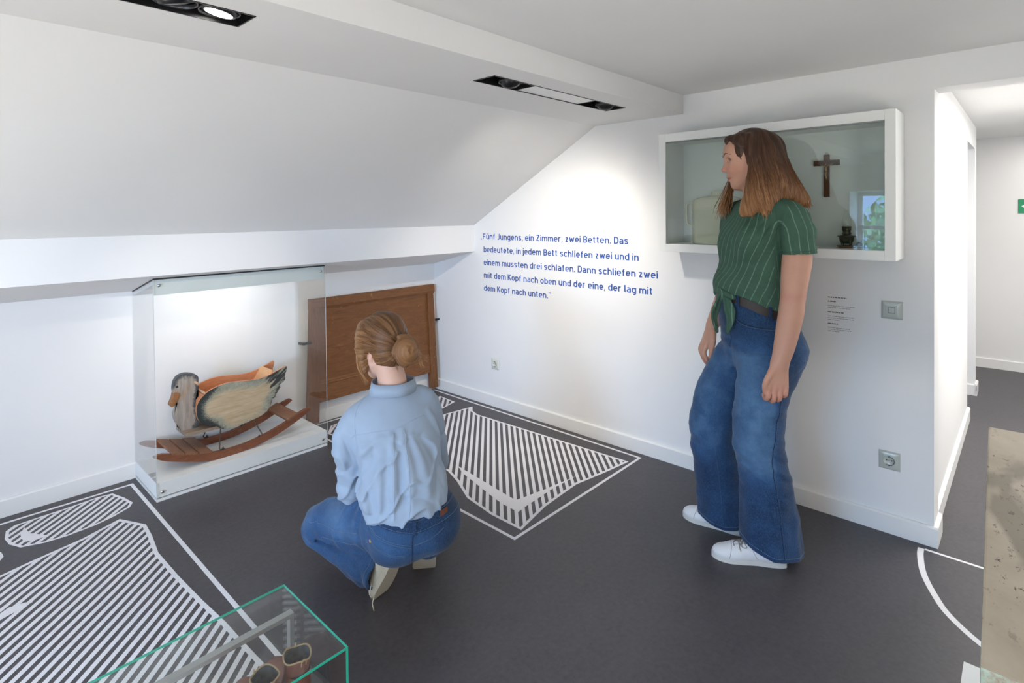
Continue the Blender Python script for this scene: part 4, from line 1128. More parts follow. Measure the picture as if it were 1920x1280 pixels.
for sx in (-1, 1):
    box('apron', sx * 0.50 - 0.012, sx * 0.50 + 0.012, -0.24, 0.24, 0.53, 0.622, M_MINT, tb)
    box('apron', -0.488, 0.488, sx * 0.25 - 0.012, sx * 0.25 + 0.012, 0.53, 0.622, M_MINT, tb)
    for sy in (-1, 1):
        bm = bmesh.new()
        add_box(bm, sx * 0.49 - 0.026, sx * 0.49 + 0.026, sy * 0.24 - 0.026, sy * 0.24 + 0.026, 0, 0.622, 0.004)
        obj('leg', bm, M_MINT, tb)
pl = tag(box('plinth', -1.9, -0.81, -4.1, -3.333, 0.0, 0.1, M_WHITE), 'low white plinth standing under the worn cream table', 'plinth')
# green escape sign at the far end of the passage
M_SIGN = mat('sign_green', (0.0, 0.24, 0.10), 0.4)
M_SIGNW = mat('sign_white', (0.75, 0.85, 0.78), 0.4)
sg = thing('exit_sign', 'green escape route sign with white arrow on the far passage wall', 'sign', (3.55, -3.39, 1.40))
box('sign_board', -0.006, -0.001, -0.26, 0.0, -0.06, 0.06, M_SIGN, sg)
bm = bmesh.new()
vs = [bm.verts.new((-0.0068, y, z)) for y, z in ((-0.020, 0.0), (-0.075, 0.045), (-0.075, 0.018), (-0.115, 0.018), (-0.115, -0.018), (-0.075, -0.018), (-0.075, -0.045))]
bm.faces.new(vs); obj('arrow', bm, M_SIGNW, sg)
# ================================================================== implicit surfaces for the two people
_rng = np.random.default_rng(7)
_LAT = _rng.random((32, 32, 32)).astype(np.float32)
def vnoise(P, seed=0):
    """smooth value noise on lattice cells of size 1, returns -1..1; P is (n,3)"""
    P = P + np.array([seed * 7.31, seed * 3.77, seed * 5.13])
    i = np.floor(P).astype(int); f = P - i
    f = f * f * (3 - 2 * f)
    i &= 31; j = (i + 1) & 31
    L = _LAT
    x0 = L[i[:, 0], i[:, 1], i[:, 2]] * (1 - f[:, 0]) + L[j[:, 0], i[:, 1], i[:, 2]] * f[:, 0]
    x1 = L[i[:, 0], j[:, 1], i[:, 2]] * (1 - f[:, 0]) + L[j[:, 0], j[:, 1], i[:, 2]] * f[:, 0]
    x2 = L[i[:, 0], i[:, 1], j[:, 2]] * (1 - f[:, 0]) + L[j[:, 0], i[:, 1], j[:, 2]] * f[:, 0]
    x3 = L[i[:, 0], j[:, 1], j[:, 2]] * (1 - f[:, 0]) + L[j[:, 0], j[:, 1], j[:, 2]] * f[:, 0]
    y0 = x0 * (1 - f[:, 1]) + x1 * f[:, 1]; y1 = x2 * (1 - f[:, 1]) + x3 * f[:, 1]
    return (y0 * (1 - f[:, 2]) + y1 * f[:, 2]) * 2 - 1
class Sdf:
    def __init__(s, lo, hi, h):
        s.lo = np.array(lo, float); s.h = h
        s.n = np.ceil((np.array(hi) - s.lo) / h).astype(int) + 1
        s.d = np.full(s.n, 0.3, np.float32)
        s.ax = [s.lo[i] + h * np.arange(s.n[i]) for i in range(3)]
    def sl(s, lo, hi, pad):
        a = np.clip(((np.array(lo) - pad - s.lo) / s.h).astype(int), 0, s.n)
        b = np.clip(((np.array(hi) + pad - s.lo) / s.h).astype(int) + 2, 0, s.n)
        S = tuple(slice(int(i), int(j)) for i, j in zip(a, b))
        X = s.ax[0][S[0]][:, None, None]; Y = s.ax[1][S[1]][None, :, None]; Z = s.ax[2][S[2]][None, None, :]
        return S, X, Y, Z
    def put(s, S, v, k, op):
        a = s.d[S]
        if a.size == 0: return
        v = v.astype(np.float32)
        if op == 'u':
            if k > 0:
                h = np.maximum(k - np.abs(a - v), 0) / k
                s.d[S] = np.minimum(a, v) - h * h * k / 4
            else: s.d[S] = np.minimum(a, v)
        elif op == 'sub':
            v = -v
            if k > 0:
                h = np.maximum(k - np.abs(a - v), 0) / k
                s.d[S] = np.maximum(a, v) + h * h * k / 4
            else: s.d[S] = np.maximum(a, v)
    def cone(s, a, b, ra, rb, k=0.01, op='u', cap=None):
        a = np.array(a, float); b = np.array(b, float)
        R = max(ra, rb)
        S, X, Y, Z = s.sl(np.minimum(a, b) - R, np.maximum(a, b) + R, 0.04 + k)
        d = b - a; L = d @ d + 1e-12
        t = np.clip(((X - a[0]) * d[0] + (Y - a[1]) * d[1] + (Z - a[2]) * d[2]) / L, 0, 1)
        v = np.sqrt((X - a[0] - t * d[0]) ** 2 + (Y - a[1] - t * d[1]) ** 2 + (Z - a[2] - t * d[2]) ** 2) - (ra + (rb - ra) * t)
        if cap is not None: v = np.maximum(v, cap(X, Y, Z))
        s.put(S, v, k, op)
    def chain(s, pts, k=0.01, op='u', cap=None):
        """pts: (x, y, z, r)"""
        q = np.array(catmull([tuple(map(float, p)) for p in pts], 4)) if len(pts) > 2 else np.array(pts, float)
        R = q[:, 3].max()
        S, X, Y, Z = s.sl(q[:, :3].min(0) - R, q[:, :3].max(0) + R, 0.04 + k)
        X = X.astype(np.float32); Y = Y.astype(np.float32); Z = Z.astype(np.float32)
        v = None
        for A, B in zip(q, q[1:]):
            a = A[:3].astype(np.float32); d = (B - A)[:3].astype(np.float32); L = d @ d + np.float32(1e-12)
            t = np.clip(((X - a[0]) * d[0] + (Y - a[1]) * d[1] + (Z - a[2]) * d[2]) / L, 0, 1)
            w = np.sqrt((X - a[0] - t * d[0]) ** 2 + (Y - a[1] - t * d[1]) ** 2 + (Z - a[2] - t * d[2]) ** 2) - (np.float32(A[3]) + np.float32(B[3] - A[3]) * t)
            v = w if v is None else np.minimum(v, w)
        if cap is not None: v = np.maximum(v, cap(X, Y, Z))
        s.put(S, v, k, op)
    def ell(s, c, r, rot=None, k=0.01, op='u'):
        c = np.array(c, float); r = np.array(r, float)
        R = np.array([r.max()] * 3) if rot is not None else r
        S, X, Y, Z = s.sl(c - R, c + R, 0.04 + k)
        X = X - c[0]; Y = Y - c[1]; Z = Z - c[2]
        if rot is not None:
            q = np.array(rot, float)        # rows: local axes in figure space
            X, Y, Z = (q[0, 0] * X + q[0, 1] * Y + q[0, 2] * Z, q[1, 0] * X + q[1, 1] * Y + q[1, 2] * Z, q[2, 0] * X + q[2, 1] * Y + q[2, 2] * Z)
        k0 = np.sqrt((X / r[0]) ** 2 + (Y / r[1]) ** 2 + (Z / r[2]) ** 2)
        k1 = np.sqrt((X / r[0] ** 2) ** 2 + (Y / r[1] ** 2) ** 2 + (Z / r[2] ** 2) ** 2) + 1e-9
        s.put(S, k0 * (k0 - 1) / k1, k, op)
    def stack(s, secs, ang=0.0, k=0.02, op='u', ex=2.0):
        """horizontal elliptic sections (z, cx, cy, a, b); a lies along direction ang (radians)"""
        secs = sorted(secs); q = np.array(secs, float)
        zz = q[:, 0]; R = q[:, 3:].max()
        lo = np.array([q[:, 1].min() - R, q[:, 2].min() - R, zz[0]]); hi = np.array([q[:, 1].max() + R, q[:, 2].max() + R, zz[-1]])
        S, X, Y, Z = s.sl(lo, hi, 0.04 + k)
        z = s.ax[2][S[2]]
        if len(z) == 0: return
        fine = np.array(catmull([tuple(r) for r in secs], 8))
        cx, cy, A, B = (np.interp(z, fine[:, 0], fine[:, i])[None, None, :] for i in range(1, 5))
        c, sn = math.cos(ang), math.sin(ang)
        u = (X - cx) * c + (Y - cy) * sn; w = -(X - cx) * sn + (Y - cy) * c
        k0 = (np.abs(u / A) ** ex + np.abs(w / B) ** ex) ** (1 / ex)
        k1 = np.sqrt((u / A ** 2) ** 2 + (w / B ** 2) ** 2) + 1e-6
        v = np.where(k0 > 0.3, k0 * (k0 - 1) / k1, -np.minimum(A, B) * 0.6)
        dz = np.maximum(zz[0] - Z, Z - zz[-1])
        v = np.where(dz > 0, np.sqrt(np.maximum(v, 0) ** 2 + dz ** 2), np.maximum(v, dz))
        s.put(S, v, k, op)
    def cut(s, f, lo=None, hi=None):
        """keep only where f(X,Y,Z) < 0"""
        S, X, Y, Z = s.sl(lo if lo is not None else s.lo, hi if hi is not None else s.lo + s.h * s.n, 0)
        s.d[S] = np.maximum(s.d[S], f(X, Y, Z).astype(np.float32))
    def displace(s, f, band=0.02):
        idx = np.nonzero(np.abs(s.d) < band)
        P = np.stack([s.ax[i][idx[i]] for i in range(3)], 1)
        s.d[idx] += f(P).astype(np.float32)
    def sample(s, P):
        P = np.asarray(P, float)
        g = (P - s.lo) / s.h
        i = np.clip(np.floor(g).astype(int), 0, s.n - 2); f = np.clip(g - i, 0, 1)
        r = 0
        for a in (0, 1):
            for b in (0, 1):
                for c in (0, 1):
                    w = (f[:, 0] if a else 1 - f[:, 0]) * (f[:, 1] if b else 1 - f[:, 1]) * (f[:, 2] if c else 1 - f[:, 2])
                    r = r + w * s.d[i[:, 0] + a, i[:, 1] + b, i[:, 2] + c]
        return r
    def grad(s, P):
        e = s.h
        g = np.stack([s.sample(P + np.eye(3)[i] * e) - s.sample(P - np.eye(3)[i] * e) for i in range(3)], 1)
        return g / (np.linalg.norm(g, axis=1, keepdims=True) + 1e-9)
    def project(s, P, off=0.0, it=8):
        P = np.array(P, float)
        for _ in range(it):
            P = P - s.grad(P) * (s.sample(P) - off)[:, None] * 0.9
        return P
    def mesh(s, name, m, parent, attrs=None, keep=None):
        d = s.d; h = s.h
        ins = d < 0
        cnt = np.zeros(np.array(d.shape) - 1, np.int8)
        for a in (0, 1):
            for b in (0, 1):
                for c in (0, 1):
                    cnt += ins[a:d.shape[0] - 1 + a, b:d.shape[1] - 1 + b, c:d.shape[2] - 1 + c]
        cell = np.nonzero((cnt > 0) & (cnt < 8))
        N = len(cell[0])
        vid = np.full(cnt.shape, -1, np.int32); vid[cell] = np.arange(N)
        cor = {}
        for a in (0, 1):
            for b in (0, 1):
                for c in (0, 1):
                    cor[(a, b, c)] = d[cell[0] + a, cell[1] + b, cell[2] + c].astype(float)
        acc = np.zeros((N, 3)); w = np.zeros(N)
        for ax in range(3):
            for o in ((0, 0), (0, 1), (1, 0), (1, 1)):
                p = list(o); p.insert(ax, 0); q = list(o); q.insert(ax, 1)
                A, B = cor[tuple(p)], cor[tuple(q)]
                mk = (A < 0) != (B < 0)
                t = A / np.where(mk, A - B, 1)
                pos = np.tile(np.array(p, float), (N, 1)); pos[:, ax] = t
                acc[mk] += pos[mk]; w[mk] += 1
        V = s.lo + h * (np.stack(cell, 1) + acc / w[:, None])
        quads = []
        for ax in range(3):
            o1, o2 = [(1, 2), (2, 0), (0, 1)][ax]
            sh = list(d.shape); 
            A = [slice(1, n - 1) for n in sh]; A[ax] = slice(0, sh[ax] - 1)
            B = list(A); B[ax] = slice(1, sh[ax])
            ia = ins[tuple(A)]; ib = ins[tuple(B)]
            e = np.nonzero(ia != ib)
            base = [e[0].copy(), e[1].copy(), e[2].copy()]
            for k in range(3):
                if k != ax: base[k] += 1
            def V_(d1, d2):
                g = [base[0].copy(), base[1].copy(), base[2].copy()]
                g[o1] -= d1; g[o2] -= d2
                return vid[g[0], g[1], g[2]]
            Q = np.stack([V_(1, 1), V_(0, 1), V_(0, 0), V_(1, 0)], 1)
            flip = ~ia[e]
            Q[flip] = Q[flip][:, ::-1]
            quads.append(Q)
        Q = np.concatenate(quads)
        Q = Q[(Q >= 0).all(1)]
        me = bpy.data.meshes.new(name)
        me.vertices.add(N); me.vertices.foreach_set('co', V.ravel().astype(np.float32))
        me.loops.add(len(Q) * 4); me.loops.foreach_set('vertex_index', Q.ravel().astype(np.int32))
        me.polygons.add(len(Q)); me.polygons.foreach_set('loop_start', np.arange(0, len(Q) * 4, 4, dtype=np.int32))
        me.update(calc_edges=True)
        if attrs:
            for nm, f in attrs.items():
                at = me.attributes.new(nm, 'FLOAT', 'POINT')
                at.data.foreach_set('value', np.asarray(f(V)).astype(np.float32))
        return link(name, me, m, parent, True)
def surf_line(sdf, pts, off=0.0008, n=10):
    P = np.array(catmull(pts, n)); return sdf.project(P, off)
def seam(sdf, name, pts, r, m, parent, off=0.0004, n=10):
    return tube(name, [tuple(p) for p in surf_line(sdf, pts, off, n)], r, m, parent, 6)
def add_dashes(bm, P, r, step=2):
    for i in range(0, len(P) - 1, step):
        add_tube(bm, [P[i], P[i + 1]], r, 5)
def stitches(sdf, name, lines, r, m, parent, n=24, off=0.0006):
    bm = bmesh.new()
    for pts in lines:
        P = surf_line(sdf, pts, off, n)
        add_dashes(bm, [tuple(p) for p in P], r)
    o = obj(name, bm, m, parent); o['kind'] = 'stuff'
    return o
def sm(x, a, b):
    t = np.clip((x - a) / (b - a), 0, 1); return t * t * (3 - 2 * t)

# ------------------------------------------------------------------ cloth, skin and hair materials
def m_skin(name, base, red):
    m = mat(name, base, 0.5, spec=0.35)
    v = coords(m)
    n = noise(m, v, 24, 4, 0.6)
    c = ramp(m, n, [(0.3, tuple(x * 0.94 for x in base)), (0.7, base)])
    c = mixc(m, attr(m, 'lip'), c, (0.36, 0.095, 0.085))
    c = mixc(m, math_n(m, 'MULTIPLY', attr(m, 'flush'), 0.55), c, red)
    setc(m, c)
    b = bsdf(m)
    b.inputs['Subsurface Weight'].default_value = 0.08
    b.inputs['Subsurface Radius'].default_value = (0.012, 0.005, 0.003)
    bump(m, noise(m, v, 400, 2), 0.06, 0.0005)
    return m
M_SKIN = m_skin('skin_warm', (0.57, 0.31, 0.22), (0.50, 0.19, 0.14))
M_SKIN1 = m_skin('skin_light', (0.66, 0.42, 0.33), (0.60, 0.27, 0.21))
def m_denim(name, dark, mid, light):
    m = mat(name, mid, 0.8, spec=0.2)
    v = coords(m)
    n = noise(m, v, 18, 5, 0.65)
    fine = noise(m, coords(m, (1, 1, 0.35)), 420, 2, 0.6)
    f = math_n(m, 'ADD', attr(m, 'fade'), math_n(m, 'MULTIPLY', math_n(m, 'SUBTRACT', n, 0.5), 0.55))
    c = ramp(m, f, [(0.0, dark), (0.45, mid), (1.0, light)])
    c = mixc(m, math_n(m, 'MULTIPLY', ramp(m, fine, [(0.45, (0, 0, 0)), (0.75, (1, 1, 1))]), 0.25), c, light)
    setc(m, c)
    bump(m, fine, 0.25, 0.0006)
    bsdf(m).inputs['Sheen Weight'].default_value = 0.15
    return m
M_DENIM2 = m_denim('denim_indigo', (0.006, 0.022, 0.066), (0.021, 0.066, 0.165), (0.12, 0.235, 0.39))
M_DENIM1 = m_denim('denim_mid_blue', (0.008, 0.027, 0.075), (0.024, 0.072, 0.172), (0.11, 0.215, 0.37))
M_THREAD = mat('pale_thread', (0.15, 0.23, 0.34), 0.8)
M_SEAM = mat('seam_blue', (0.055, 0.105, 0.19), 0.8)
M_THREADT = mat('tan_thread', (0.40, 0.30, 0.20), 0.8)
def m_cloth(name, base, k=0.9, rough=0.85):
    m = mat(name, base, rough, spec=0.2)
    v = coords(m)
    n = noise(m, v, 9, 4, 0.6)
    setc(m, ramp(m, n, [(0.3, tuple(x * k for x in base)), (0.7, base)]))
    bump(m, noise(m, coords(m, (1, 1, 0.5)), 500, 2), 0.2, 0.0005)
    bsdf(m).inputs['Sheen Weight'].default_value = 0.1
    return m
def m_striped(name, base, stripe):
    m = mat(name, base, 0.85, spec=0.2)
    v = coords(m)
    n = noise(m, v, 14, 4, 0.6)
    c = ramp(m, n, [(0.3, tuple(x * 0.88 for x in base)), (0.7, base)])
    s = attr(m, 'stripe')
    fr = math_n(m, 'FRACT', s)
    tri = math_n(m, 'ABSOLUTE', math_n(m, 'SUBTRACT', fr, 0.5))
    c = mixc(m, ramp(m, tri, [(0.040, (0.8, 0.8, 0.8)), (0.062, (0, 0, 0))]), c, stripe)
    setc(m, c)
    bump(m, noise(m, coords(m, (1, 1, 0.5)), 420, 2), 0.25, 0.0006)
    return m
M_GREEN = m_striped('green_striped_cotton', (0.058, 0.122, 0.088), (0.155, 0.265, 0.20))
M_BLUESH = m_cloth('light_blue_cotton', (0.315, 0.395, 0.505), 0.93)
def m_hair(name, root, mid, tip):
    m = mat(name, mid, 0.42, spec=0.35)
    st = attr(m, 'strand'); ln = attr(m, 'length')
    cmb = nd(m, 'ShaderNodeCombineXYZ')
    lk(m, math_n(m, 'MULTIPLY', st, 60.0), cmb.inputs[0]); lk(m, math_n(m, 'MULTIPLY', ln, 1.6), cmb.inputs[1])
    n = noise(m, cmb.outputs[0], 1.0, 5, 0.7)
    f = math_n(m, 'ADD', ln, math_n(m, 'MULTIPLY', math_n(m, 'SUBTRACT', n, 0.5), 2.1))
    c = ramp(m, f, [(0.05, root), (0.5, mid), (1.0, tip)])
    setc(m, c)
    bump(m, n, 0.55, 0.003)
    return m
M_HAIR2 = m_hair('brown_ombre_hair', (0.042, 0.018, 0.009), (0.115, 0.048, 0.020), (0.36, 0.18, 0.08))
M_HAIR1 = m_hair('strawberry_blond_hair', (0.085, 0.038, 0.015), (0.20, 0.092, 0.035), (0.40, 0.215, 0.095))
M_SNEAK = m_cloth('white_shoe_leather', (0.74, 0.75, 0.77), 0.97, 0.5)
M_SNEAKS = mat('white_rubber_sole', (0.66, 0.64, 0.60), 0.6)
M_CREAM = m_cloth('cream_canvas', (0.56, 0.53, 0.43), 0.92)
M_CREAMS = mat('cream_rubber_sole', (0.50, 0.46, 0.37), 0.7)
M_LACE = mat('lace_grey', (0.22, 0.21, 0.19), 0.8)
M_LACEC = mat('lace_cream', (0.55, 0.50, 0.40), 0.8)

# ------------------------------------------------------------------ low sneaker (heel at the origin, toe along +x)
def make_shoe(parent, mtx, mu, ms, ml, heel_strip=True):
    s = Sdf((-0.03, -0.07, -0.005), (0.29, 0.07, 0.13), 0.0032)
    s.ell((0.205, 0.002, 0.025), (0.060, 0.042, 0.027), None, 0.03)
    s.cone((0.075, 0, 0.046), (0.170, 0.002, 0.031), 0.041, 0.036, 0.03)
    s.ell((0.045, 0, 0.045), (0.052, 0.036, 0.055), None, 0.03)
    s.cone((0.045, 0, 0.07), (0.055, 0, 0.092), 0.037, 0.036, 0.02)
    s.cone((0.07, 0, 0.10), (0.125, 0, 0.072), 0.020, 0.016, 0.02)
    s.cut(lambda X, Y, Z: 0.016 - Z + 0 * X + 0 * Y)
    s.cone((0.052, 0, 0.14), (0.058, 0, 0.085), 0.035, 0.026, 0.006, 'sub')
    up = s.mesh('shoe_upper', mu, parent)
    out = [(-0.008, 0), (-0.002, 0.026), (0.04, 0.036), (0.10, 0.036), (0.16, 0.044), (0.21, 0.046), (0.25, 0.030), (0.268, 0.004), (0.258, -0.022), (0.22, -0.040), (0.16, -0.042), (0.10, -0.034), (0.04, -0.034), (-0.002, -0.026)]
    so = prism('shoe_sole', catmull(out, 4, True), 0.0, 0.0185, 'z', ms, parent, 0.003)
    bm = bmesh.new()
    for i in range(5):
        x = 0.105 + i * 0.019
        z = 0.094 - i * 0.0085
        P = s.project(np.array([(x + 0.004 * (1 if q > 0 else -1), q, z) for q in np.linspace(-0.024, 0.024, 7)]), 0.0016)
        add_tube(bm, [tuple(p) for p in P], 0.0018, 6)
    for sg in (-1, 1):
        for pts in ([(0.150, 0.003 * sg, 0.076), (0.152, 0.020 * sg, 0.081), (0.140, 0.036 * sg, 0.066), (0.158, 0.030 * sg, 0.066), (0.150, 0.004 * sg, 0.077)], [(0.150, 0.003 * sg, 0.077), (0.166, 0.028 * sg, 0.064), (0.162, 0.039 * sg, 0.050)], [(0.105, 0.012 * sg, 0.09), (0.150, -0.012 * sg, 0.075), (0.182, 0.006 * sg, 0.06)]):
            add_tube(bm, [tuple(p) for p in s.project(np.array(catmull(pts, 4)), 0.0022)], 0.0013, 6)
    bm2 = bmesh.new()
    for pts in ([(0.205, -0.05, 0.02), (0.196, -0.03, 0.05), (0.192, 0.0, 0.06), (0.196, 0.03, 0.05), (0.205, 0.05, 0.02)], [(0.10, -0.05, 0.02), (0.115, -0.04, 0.05), (0.13, -0.022, 0.075), (0.185, -0.016, 0.06)], [(0.10, 0.05, 0.02), (0.115, 0.04, 0.05), (0.13, 0.022, 0.075), (0.185, 0.016, 0.06)]):
        add_tube(bm2, [tuple(p) for p in s.project(np.array(catmull(pts, 5)), 0.0003)], 0.0008, 5)
    st_ = obj('shoe_stitching', bm2, ml, parent); st_['kind'] = 'stuff'
    st_.matrix_local = mtx
    la = obj('shoe_laces', bm, ml, parent)
    # line where toe cap and quarter meet
    for o in (up, so, la):
        o.matrix_parent_inverse.identity()
        o.matrix_local = mtx
    return up
def frame(origin, xdir, updir):
    x = Vector(xdir).normalized(); z = Vector(updir); z = (z - x * z.dot(x)).normalized(); y = z.cross(x)
    M = Matrix((x, y, z)).transposed().to_4x4(); M.translation = Vector(origin)
    return M
LOC_ROT = YAW - PI / 2

# ================================================================== the standing woman
w2 = thing('person', 'standing woman with long brown hair, green striped top and wide blue jeans', 'person', (-0.51, -2.55, 0), LOC_ROT)
FA = math.radians(200)                     # direction the trunk faces (figure frame)
F2 = np.array([math.cos(FA), math.sin(FA)])
# ---- jeans
J = Sdf((-0.20, -0.27, -0.01), (0.36, 0.27, 1.07), 0.0045)
J.stack([(0.74, 0.130, 0.0, 0.12, 0.16), (0.79, 0.134, 0.0, 0.140, 0.176), (0.84, 0.134, 0.0, 0.147, 0.176), (0.90, 0.122, 0.0, 0.142, 0.170), (0.96, 0.105, 0.0, 0.130, 0.158), (1.0, 0.092, 0.0, 0.122, 0.148), (1.05, 0.085, 0.0, 0.118, 0.143)], FA, 0.0)
nearleg = [(0.05, 0.116, -0.12, 0.119, 0.107), (0.10, 0.114, -0.12, 0.116, 0.104), (0.22, 0.103, -0.12, 0.106, 0.097), (0.335, 0.093, -0.12, 0.096, 0.091), (0.45, 0.068, -0.12, 0.096, 0.091), (0.57, 0.068, -0.12, 0.099, 0.095), (0.66, 0.090, -0.112, 0.103, 0.096), (0.73, 0.118, -0.10, 0.120, 0.095), (0.82, 0.135, -0.085, 0.125, 0.09)]
farleg = [(0.0, 0.020, 0.12, 0.108, 0.103), (0.04, 0.018, 0.12, 0.108, 0.102), (0.163, 0.006, 0.115, 0.104, 0.097), (0.295, -0.012, 0.11, 0.099, 0.091), (0.415, -0.032, 0.105, 0.098, 0.090), (0.49, -0.025, 0.105, 0.102, 0.094), (0.62, 0.012, 0.10, 0.112, 0.097), (0.712, 0.058, 0.09, 0.119, 0.096), (0.80, 0.108, 0.085, 0.120, 0.09)]
J.stack([(0.0, 0.118, -0.12, 0.120, 0.108)] + nearleg, 0, 0.03)
J.stack(farleg, 0, 0.03)
J.ell((0.192, -0.06, 0.815), (0.085, 0.085, 0.085), None, 0.04)
J.chain([(-0.02, -0.035, 0.86, 0.003), (-0.012, -0.03, 0.81, 0.008), (-0.005, -0.02, 0.74, 0.008)], 0.014, 'sub')
def jw(P):
    x, y, z = P.T
    w = vnoise(np.stack([x * 9, y * 9, z * 26], 1), 1) * 0.0035 * (1 - sm(z, 0.55, 0.9) * 0.6)
    w += vnoise(np.stack([x * 20 + z * 14, y * 20, z * 36], 1), 2) * 0.0022
    # drapes along the shin and creases behind the knee and at the crotch
    kn = np.exp(-((z - 0.40) / 0.10) ** 2) * vnoise(np.stack([x * 7, y * 7 + 3, z * 48 + x * 30], 1), 3) * 0.0055
    cr = np.exp(-((z - 0.84) / 0.075) ** 2) * sm(-x, -0.13, 0.0) * (1 - 2 * np.abs(vnoise(np.stack([x * 5, y * 5, z * 34 + x * 14], 1), 4))) * 0.0038
    cr += np.exp(-((z - 0.74) / 0.05) ** 2) * sm(x, 0.12, 0.2) * (1 - 2 * np.abs(vnoise(np.stack([x * 6, y * 6, z * 30 - x * 20], 1), 8))) * 0.005
    dr = sm(0.5 - z, 0.0, 0.4) * vnoise(np.stack([x * 30, y * 30, z * 3], 1), 5) * 0.005
    return w + kn + cr + dr
J.displace(jw)
# hems: fronts ride up over the shoes
def hem(cx, cy):
    def f(X, Y, Z):
        front = np.clip(-(X - cx) / 0.12, -1, 1)
        zc = 0.048 + 0.038 * np.maximum(front, 0) ** 2 - 0.016 * np.maximum(-front, 0)
        return (zc - Z) + 0 * Y
    return f
J.cut(hem(0.118, -0.12), (-0.2, -0.27, -0.01), (0.36, -0.012, 0.3))
J.cut(lambda X, Y, Z: (0.030 + 0.020 * np.clip(-(X - 0.02) / 0.1, 0, 1) ** 2 - Z) + 0 * Y, (-0.2, -0.008, -0.01), (0.36, 0.27, 0.3))
for cx, cy, a, b in ((0.116, -0.12, 0.100, 0.088), (0.018, 0.12, 0.089, 0.083)):
    J.stack([(-0.02, cx, cy, a, b), (0.09, cx, cy, a * 0.97, b * 0.97), (0.11, cx, cy, a * 0.4, b * 0.4)], 0, 0.0, 'sub')
def fade2(V):
    x, y, z = V.T
    n = vnoise(np.stack([x * 14, y * 14, z * 7], 1), 9)
    up = sm(z, 0.24, 0.50) * sm(0.90 - z, 0.0, 0.14)
    near = sm(-y, -0.01, 0.03)
    # worn front panels, darker behind the side seams, along the inner legs and below the knees
    front_n = sm(0.125 - x, 0.0, 0.05); front_f = sm(0.02 - x + (z - 0.5) * 0.25, 0.0, 0.05)
    f = 0.20 + up * (near * front_n * 0.42 + (1 - near) * front_f * 0.36) + 0.10 * n
    f += 0.16 * np.exp(-((z - 0.40) / 0.07) ** 2) * near * front_n
    f += 0.22 * np.exp(-((x - 0.26) / 0.05) ** 2 - ((z - 0.8) / 0.08) ** 2)
    f += 0.10 * (1 - 2 * np.abs(vnoise(np.stack([x * 5, y * 5, z * 34 + x * 14], 1), 4))) * np.exp(-((z - 0.84) / 0.075) ** 2)
    return f
jeans2 = J.mesh('jeans', M_DENIM2, w2, {'fade': fade2})
def ring_line(sdf, cx, cy, z_of, rad, n=48, off=0.0, a0=0.0, a1=2 * PI):
    A = np.linspace(a0, a1, n)
    P = np.stack([cx + rad * np.cos(A), cy + rad * np.sin(A), np.array([z_of(a) for a in A])], 1)
    out = P.copy()
    for _ in range(12):                      # move only horizontally
        d = sdf.sample(out) - off
        g = sdf.grad(out)[:, :2]; gn = np.linalg.norm(g, axis=1, keepdims=True) + 1e-6
        out[:, :2] -= g / gn * d[:, None] * 0.8
    return out
def band(name, sdf, cx, cy, zlo, zhi, off, m, parent, rad=0.2, n=64, a0=0.0, a1=2 * PI, thick=0.003):
    L = ring_line(sdf, cx, cy, zlo, rad, n, off, a0, a1); H = ring_line(sdf, cx, cy, zhi, rad, n, off, a0, a1)
    Li = ring_line(sdf, cx, cy, zlo, rad, n, off - thick, a0, a1); Hi = ring_line(sdf, cx, cy, zhi, rad, n, off - thick, a0, a1)
    bm = bmesh.new()
    for A_, B_ in ((Li, L), (L, H), (H, Hi)):
        A = [bm.verts.new(tuple(p)) for p in A_]; B = [bm.verts.new(tuple(p)) for p in B_]
        for i in range(n - 1):
            f = bm.faces.new((A[i], A[i + 1], B[i + 1], B[i])); f.smooth = True
    return obj(name, bm, m, parent)
def belt_z(a):
    c = math.cos(a - FA)
    return 0.972 + 0.062 * max(c, 0) ** 1.5
M_BELT = mat('dark_brown_belt', (0.022, 0.014, 0.012), 0.5)
band('belt', J, 0.09, 0.0, lambda a: belt_z(a) - 0.0185, lambda a: belt_z(a) + 0.0185, 0.0045, M_BELT, w2)
bk = ring_line(J, 0.09, 0.0, belt_z, 0.2, 3, 0.008, FA + 0.10, FA + 0.22)
bm = bmesh.new()
c0, c1 = Vector(bk[0]), Vector(bk[2])
for p, q in ((c0 + Vector((0, 0, -0.02)), c0 + Vector((0, 0, 0.02))), (c0 + Vector((0, 0, 0.02)), c1 + Vector((0, 0, 0.02))), (c1 + Vector((0, 0, 0.02)), c1 + Vector((0, 0, -0.02))), (c1 + Vector((0, 0, -0.02)), c0 + Vector((0, 0, -0.02))), ((c0 + c1) / 2, c1)):
    add_tube(bm, [p, q], 0.0022, 8)
obj('belt_buckle', bm, M_STEEL, w2)
for da in (0.42, 1.25):
    lp_ = ring_line(J, 0.09, 0.0, belt_z, 0.2, 3, 0.0075, FA + da - 0.03, FA + da + 0.03)
    tx = (Vector(lp_[2]) - Vector(lp_[0])); tx.z = 0; tx.normalize(); nn = tx.cross(Vector((0, 0, 1)))
    bm = bmesh.new()
    add_box(bm, -0.006, 0.006, -0.002, 0.002, -0.029, 0.024, 0.0008, 0, Matrix((tx, nn, Vector((0, 0, 1)))).transposed().to_4x4())
    for v in bm.verts: v.co += Vector(lp_[1])
    obj('belt_loop', bm, M_DENIM2, w2)
